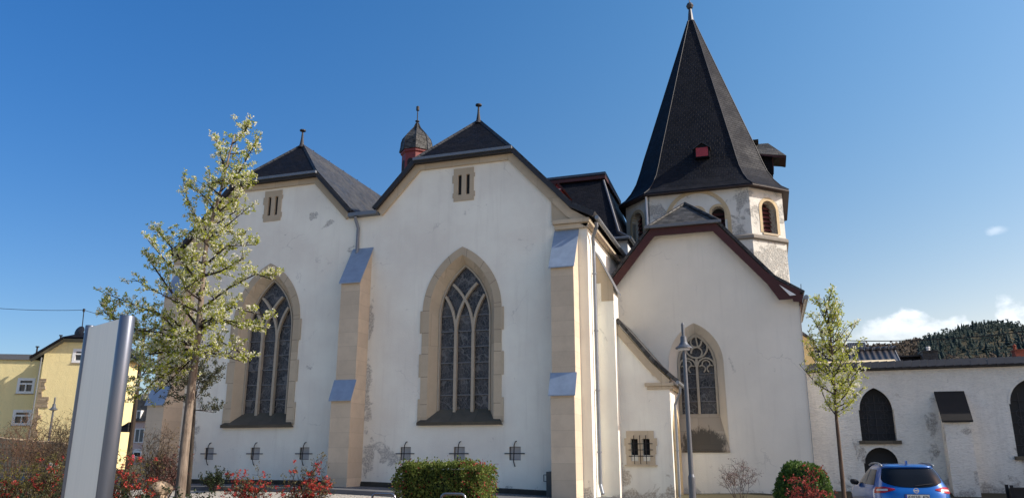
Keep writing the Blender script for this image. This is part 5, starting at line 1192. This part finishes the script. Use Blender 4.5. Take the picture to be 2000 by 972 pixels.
q = hp(108, 775, 5); street_lamp((q.x, q.y, .1), q.z, 'small street lamp built in place of a lamp shadow on the yellow house wall', 1.3)  # lamp post stands in for a lamp's cast shadow on the lit wall
q = at(283, 640, 17); g = gz(q.x, 17)
t_ = thing('dark_post', (q.x, 17, g), 'tall thin dark post with small black box left of the church', 'post'); m = MB(); m.lathe((q.x, 17, g), [(.075, 0), (.065, 1.5), (.04, q.z - g)], 8); m.build('pole', M['twig'], t_)
z = at(272, 836, 17).z; m = MB(); m.box((q.x - .30, 16.9, z - .09), (q.x - .05, 17.1, z + .07)); m.prism([(q.x - .34, 16.9, z + .03), (q.x - .05, 16.9, z + .17), (q.x - .05, 16.9, z + .06)], (0, .2, 0)); m.build('box', M['dark'], t_)

# ------------------------------------------------------------------ small street furniture
def bike_rack(px0, px1, V):
    a, b = at(px0, 966, V), at(px1, 966, V); x0, x1 = a.x, b.x; g = gz((x0 + x1) / 2, V); zt2 = at((px0 + px1) / 2, 963.5, V).z; r_ = .09
    t_ = thing('bike_rack', ((x0 + x1) / 2, V, g), 'stainless steel hoop bike rack before the clipped hedge', 'bike rack', 'steel hoop bike racks')
    P = [(x0, V, g), (x0, V, zt2 - r_)] + [(x0 + r_ - r_ * math.cos(R(k)), V, zt2 - r_ + r_ * math.sin(R(k))) for k in (30, 60, 90)] + [(x1 - r_ + r_ * math.cos(R(k)), V, zt2 - r_ + r_ * math.sin(R(k))) for k in (90, 60, 30)] + [(x1, V, zt2 - r_), (x1, V, g)]
    m = MB(); m.tube(P, .024, 10); m.build('hoop', plain('stainless_steel', (.34, .33, .33), .3, .85, .5, .04), t_, smooth=True)
    for x in (x0, x1): m = MB(); m.lathe((x, V, g), [(.07, 0), (.07, .012), (.026, .014)], 12); m.build('base_plate', M['zinc'], t_)
    return t_
r1 = bike_rack(727, 772, 15); r1['label'] = 'steel hoop bike rack at the left corner of the clipped hedge'
r2_ = bike_rack(862, 909, 15); r2_['label'] = 'steel hoop bike rack in front of the right half of the hedge'
q0, q1 = at(1068, 920, 24.6), at(1080, 950, 24.6)
t_ = thing('utility_cabinet', ((q0.x + q1.x) / 2, 24.7, 0), 'narrow dark grey utility cabinet fixed beside the right church buttress', 'cabinet')
m = MB(); m.box((q0.x, 24.5, -.1), (q1.x + .02, 24.92, q0.z)); m.build('case', plain('cabinet_grey', (.075, .08, .08), .6), t_, bevel=.015)
m = MB(); m.tube([(q0.x, 24.6, q0.z - .1), (q0.x - .1, 24.6, q0.z - .1), (q0.x - .1, 24.6, q0.z - .3), (q0.x, 24.6, q0.z - .3)], .016, 6); m.build('handle', M['iron'], t_)
p0 = at(1968, 946, 27); g = gz(p0.x, 27)
t_ = thing('planter_trough', (p0.x + .8, 27, g), 'dark wooden planter trough with raised corner posts at the right edge', 'planter')
m = MB(); m.slab(rect(p0.x + .06, p0.x + 1.7, g + .02, p0.z - .10), [], 26.8, 27.3); m.build('trough', plain('dark_wood', (.03, .028, .028), .8, 0, .3, .3), t_)
for x in (p0.x, p0.x + 1.68):
    for y in (26.76, 27.26): m = MB(); m.box((x, y, g), (x + .08, y + .08, p0.z)); m.build('post', M['dark'], t_)
m = MB(); m.box((p0.x + .081, 26.76, p0.z - .12), (p0.x + 1.679, 26.79, p0.z - .06)); m.build('rail', M['iron'], t_)
# boulders
def boulder(px0, px1, py, V, label, seed, mat):
    a, b = at(px0, py, V), at(px1, py, V); r = random.Random(seed); rx = (b.x - a.x) / 2; cz_ = max(gz(a.x, V), at(px0, py + (px1 - px0) * .28, V).z); m = MB()
    ph = [r.random() * 6 for _ in range(6)]
    def rad(th, f): return 1 + .12 * math.sin(2 * th + ph[0]) + .09 * math.sin(3 * th + 2 * f + ph[1]) + .06 * math.sin(5 * th - 4 * f + ph[2]) + .04 * math.sin(9 * th + 7 * f + ph[3])
    m.loft([[Vector(((a.x + b.x) / 2, V, cz_)) + Vector((math.cos(6.283 * i / 18) * rx * math.cos(f) * rad(6.283 * i / 18, f), math.sin(6.283 * i / 18) * rx * .8 * math.cos(f) * rad(6.283 * i / 18, f), rx * .60 * math.sin(f) * rad(6.283 * i / 18 * 2, f))) for i in range(18)] for f in [R(x) for x in (-40, -20, 0, 18, 36, 54, 70, 86)]])
    # stone base reaches down into the bed
    m.box(((a.x + b.x) / 2 - rx * .5, V - rx * .4, gz(a.x, V) - .05), ((a.x + b.x) / 2 + rx * .5, V + rx * .4, cz_ - rx * .2))
    return tag(m.build('boulder', mat), label, 'boulder')
t = NT('boulder_stone'); p = t.pos(); n = t.noise(p, 5, 8, .7); c = t.mix(t.ss(n, .35, .65), (.09, .065, .045), (.42, .32, .22)); t.bump(n, .9, .05); M['boulder'] = t.done(c, .9, 0, .2)
boulder(296, 332, 944, 15, 'knobbly tan boulder lying between pylon and the big trunk', 2, M['boulder'])
boulder(93, 113, 905, 19, 'pale rounded boulder among the bare shrubs left of the pylon', 4, plain('pale_stone', (.55, .52, .47), .9))

# ------------------------------------------------------------------ parked cars
def car(loc, rot, label, paint, full=True):
    root = thing('parked_car', (0, 0, 0), label, 'car')
    LV = [(.24, .80, .14, 4.22), (.42, .895, .02, 4.36), (.62, .92, .0, 4.38), (.80, .925, .015, 4.36), (.92, .92, .045, 4.2), (1.0, .90, .10, 3.75), (1.05, .865, .15, 3.2), (1.18, .80, .235, 2.9), (1.32, .735, .34, 2.58), (1.45, .665, .47, 2.28), (1.53, .61, .58, 2.1), (1.57, .53, .72, 1.95), (1.59, .38, .95, 1.7)]
    def lv(z):
        for a, b in zip(LV, LV[1:]):
            if a[0] <= z <= b[0]: k = (z - a[0]) / (b[0] - a[0]); return [a[i] + (b[i] - a[i]) * k for i in range(4)]
        return LV[-1]
    def P(z, ang, off=0., pw_=4.2):
        _, hx_, y0, y1 = lv(z); hy_ = (y1 - y0) / 2; yc = (y0 + y1) / 2; c, s = math.cos(ang), math.sin(ang); e = 2 / pw_
        q = Vector((math.copysign(abs(c) ** e, c) * hx_, yc + math.copysign(abs(s) ** e, s) * hy_, z))
        n_ = Vector((math.copysign(abs(c) ** (2 - e), c) / hx_, math.copysign(abs(s) ** (2 - e), s) / hy_, .25 * (1 if z > 1 else 0))).normalized()
        return q + n_ * off
    nA = 56
    def rear_y(x, z, pw_=4.2): _, hx_, y0, y1 = lv(z); return (y0 + y1) / 2 - (y1 - y0) / 2 * max(0, 1 - abs(x / hx_) ** pw_) ** (1 / pw_)
    def side_x(y, z, pw_=4.2): _, hx_, y0, y1 = lv(z); return hx_ * max(0, 1 - abs((y - (y0 + y1) / 2) / ((y1 - y0) / 2)) ** pw_) ** (1 / pw_)
    tilt = [(-math.pi / 2) + 2 * math.pi * i / nA for i in range(nA)]
    zs = []
    for a, b in zip(LV, LV[1:]): zs += [a[0], (a[0] + b[0]) / 2]
    zs.append(LV[-1][0])
    m = MB(); m.loft([[P(z, a) for a in tilt] for z in zs]); body = m.build('body', paint, root, smooth=True)
    glass = plain('car_glass', (.008, .009, .011), .08, 0, .28, .02)
    def grid(fn, nu, nv, name, mat, par=root):
        m = MB(); m.raw([fn(i / nu, j / nv) for j in range(nv + 1) for i in range(nu + 1)], [(j * (nu + 1) + i, j * (nu + 1) + i + 1, (j + 1) * (nu + 1) + i + 1, (j + 1) * (nu + 1) + i) for j in range(nv) for i in range(nu)]); return m.build(name, mat, par, smooth=True)
    def rw(u, v):
        x = (u * 2 - 1); z = 1.10 + v * .375 - (1 - v) * .05 * (1 - abs(x) ** 2) + .0; hw_ = .70 - .12 * v - .05 * (1 - v) ** 6; z += (.06 * abs(x) ** 4) * (1 - v); x *= hw_
        return Vector((x, rear_y(x, z) - .010, z + .004))
    grid(rw, 18, 8, 'rear_window', glass)
    for sg in (-1, 1):
        for (ya, yb_, ya2, yb2) in ((.62, 1.42, .85, 1.45), (1.47, 2.6, 1.5, 2.02)):
            def sw_(u, v, sg=sg, ya=ya, yb_=yb_, ya2=ya2, yb2=yb2):
                z = 1.09 + v * .36; y = (ya + (yb_ - ya) * u) * (1 - v) + (ya2 + (yb2 - ya2) * u) * v; return Vector((sg * (side_x(y, z) + .008), y, z))
            grid(sw_, 8, 5, 'side_window', glass)
        def tl(u, v, sg=sg):
            ang = R(-77 + 41 * u); zc = 1.005 - .03 * u; hh2 = .012 + .058 * min(1, u * 2.2); z = zc + (v - .5) * 2 * hh2; q = P(z, ang, .012); q.x *= sg; return q
        lamp = grid(tl, 14, 4, 'tail_light', plain('tail_lamp_red', (.38, .012, .02), .15, 0, .6, .05))
        def tl2(u, v, sg=sg):
            ang = R(-66 + 24 * u); z = .992 - .012 * u + (v - .5) * .036; q = P(z, ang, .016); q.x *= sg; return q
        grid(tl2, 8, 2, 'lens', plain('clear_lens', (.6, .58, .56), .12), lamp)
        m = MB(); m.tube([(sg * .585, .66, 1.535), (sg * .58, .80, 1.57), (sg * .575, 1.0, 1.59), (sg * .575, 1.5, 1.60), (sg * .58, 1.9, 1.58), (sg * .59, 2.1, 1.545)], .024, 8); m.build('roof_rail', M['zinc_pipe'], root, smooth=True)
        m = MB(); m.loft([[Vector((sg * (.90 + .15 * k), 2.38 + .03 * k + .09 * math.sin(a) * s, 1.10 + .075 * math.cos(a) * s + .02 * k)) for a in [i * .5236 for i in range(12)]] for k, s in ((-.3, .3), (0, .9), (.5, 1.), (.9, .85), (1.05, .4))]); m.build('mirror', M['dark'], root, smooth=True)
        for y in (.82, 3.5):
            m = MB(); m.loft([[Vector((sg * (.90 + dx), y + r_ * math.cos(a), .345 + r_ * math.sin(a))) for a in [i * .2618 for i in range(24)]] for dx, r_ in ((-.22, .33), (-.2, .345), (-.0, .345), (.02, .325))]); w_ = m.build('wheel', plain('tyre', (.02, .02, .02), .9), root)
            m = MB(); m.loft([[Vector((sg * (.922 + dx), y + r_ * math.cos(a), .345 + r_ * math.sin(a))) for a in [i * .2618 for i in range(24)]] for dx, r_ in ((.0, .24), (.012, .22), (.004, .06))]); m.build('rim', M['zinc_pipe'], w_)
    m = MB(); m.prism([(-.022, .66, 1.575), (-.022, .80, 1.59), (-.022, .72, 1.665), (-.022, .66, 1.655)], (.044, 0, 0)); m.build('antenna', paint, root)
    def sp_(u, v): x = (u * 2 - 1) * .60; z = 1.53 - .015 * abs(x) + .0; y = rear_y(x, 1.49) - .05 + v * .22; return Vector((x, y, z + v * .03))
    m = grid(sp_, 12, 2, 'spoiler', paint); md = m.modifiers.new('solid', 'SOLIDIFY'); md.thickness = .025
    def bmp(u, v): x = (u * 2 - 1) * .80; z = .30 + v * .26; return Vector((x, rear_y(x, z) - .02, z))
    grid(bmp, 12, 3, 'bumper', plain('black_plastic', (.02, .02, .02), .7))
    m = MB(); m.tube([(.02, rear_y(.0, 1.09) - .025, 1.085), (.25, rear_y(.25, 1.12) - .025, 1.12), (.42, rear_y(.42, 1.135) - .02, 1.135)], .012, 5); m.build('wiper', M['dark'], root)
    if full:
        y_ = rear_y(0, .95) - .02; m = MB()
        m.strip([(x, .985 + z) for x, z in arc(0, 0, .052, 0, 360, 20)], .014, y_ - .006, y_); m.box((-.062, y_ - .008, .972), (.062, y_ - .002, .998)); m.build('emblem', plain('chrome', (.6, .6, .62), .12, .95), root)
        yp = rear_y(0, .84) - .018
        m = MB(); m.box((-.27, yp - .012, .775), (.27, yp, .905)); m.build('licence_recess', M['dark'], root)
        m = MB(); m.box((-.26, yp - .022, .785), (.26, yp - .0125, .895)); lp = m.build('licence_plate', plain('plate_white', (.62, .62, .58), .4), root)
        m = MB(); m.box((-.26, yp - .0235, .785), (-.222, yp - .0222, .895)); m.build('country_band', plain('plate_blue', (.02, .05, .35), .4), lp)
        cu = bpy.data.curves.new('plate_text', 'FONT'); cu.body = 'AW:HL 476'; cu.size = .105; cu.align_x = 'CENTER'; cu.align_y = 'CENTER'; cu.extrude = .0006; cu.offset = .0022
        tmp = bpy.data.objects.new('plate_text', cu); COL.objects.link(tmp)
        me = bpy.data.meshes.new_from_object(tmp.evaluated_get(bpy.context.evaluated_depsgraph_get())); bpy.data.objects.remove(tmp)
        tx = bpy.data.objects.new('plate_number', me); COL.objects.link(tx); me.materials.clear(); me.materials.append(plain('plate_black', (.012, .012, .012), .5)); tx.parent = lp
        k = .455 / max(v.co.x for v in me.vertices) / 2
        tx.matrix_parent_inverse = Matrix.Translation((.02, yp - .0232, .84)) @ Matrix.Rotation(R(90), 4, 'X') @ Matrix.Diagonal((k, k * 1.0, 1, 1))
    root.location = loc; root.rotation_euler = (0, 0, rot)
    return root
def car_paint(name, col):
    t = NT(name); m = t.done(col, .28, .25, .5); t.b.inputs['Coat Weight'].default_value = 1.; t.b.inputs['Coat Roughness'].default_value = .04; return m
car((3.215, 21.0, -.545), R(4), 'bright blue crossover car parked with its rear to the viewer', car_paint('blue_paint', (.006, .115, .42)))
q = at(270, 888, 62); car((q.x - 1.0, 62, gz(q.x, 62)), R(80), 'tiny red car far off at the end of the street', car_paint('car_red', (.35, .015, .03)), False)
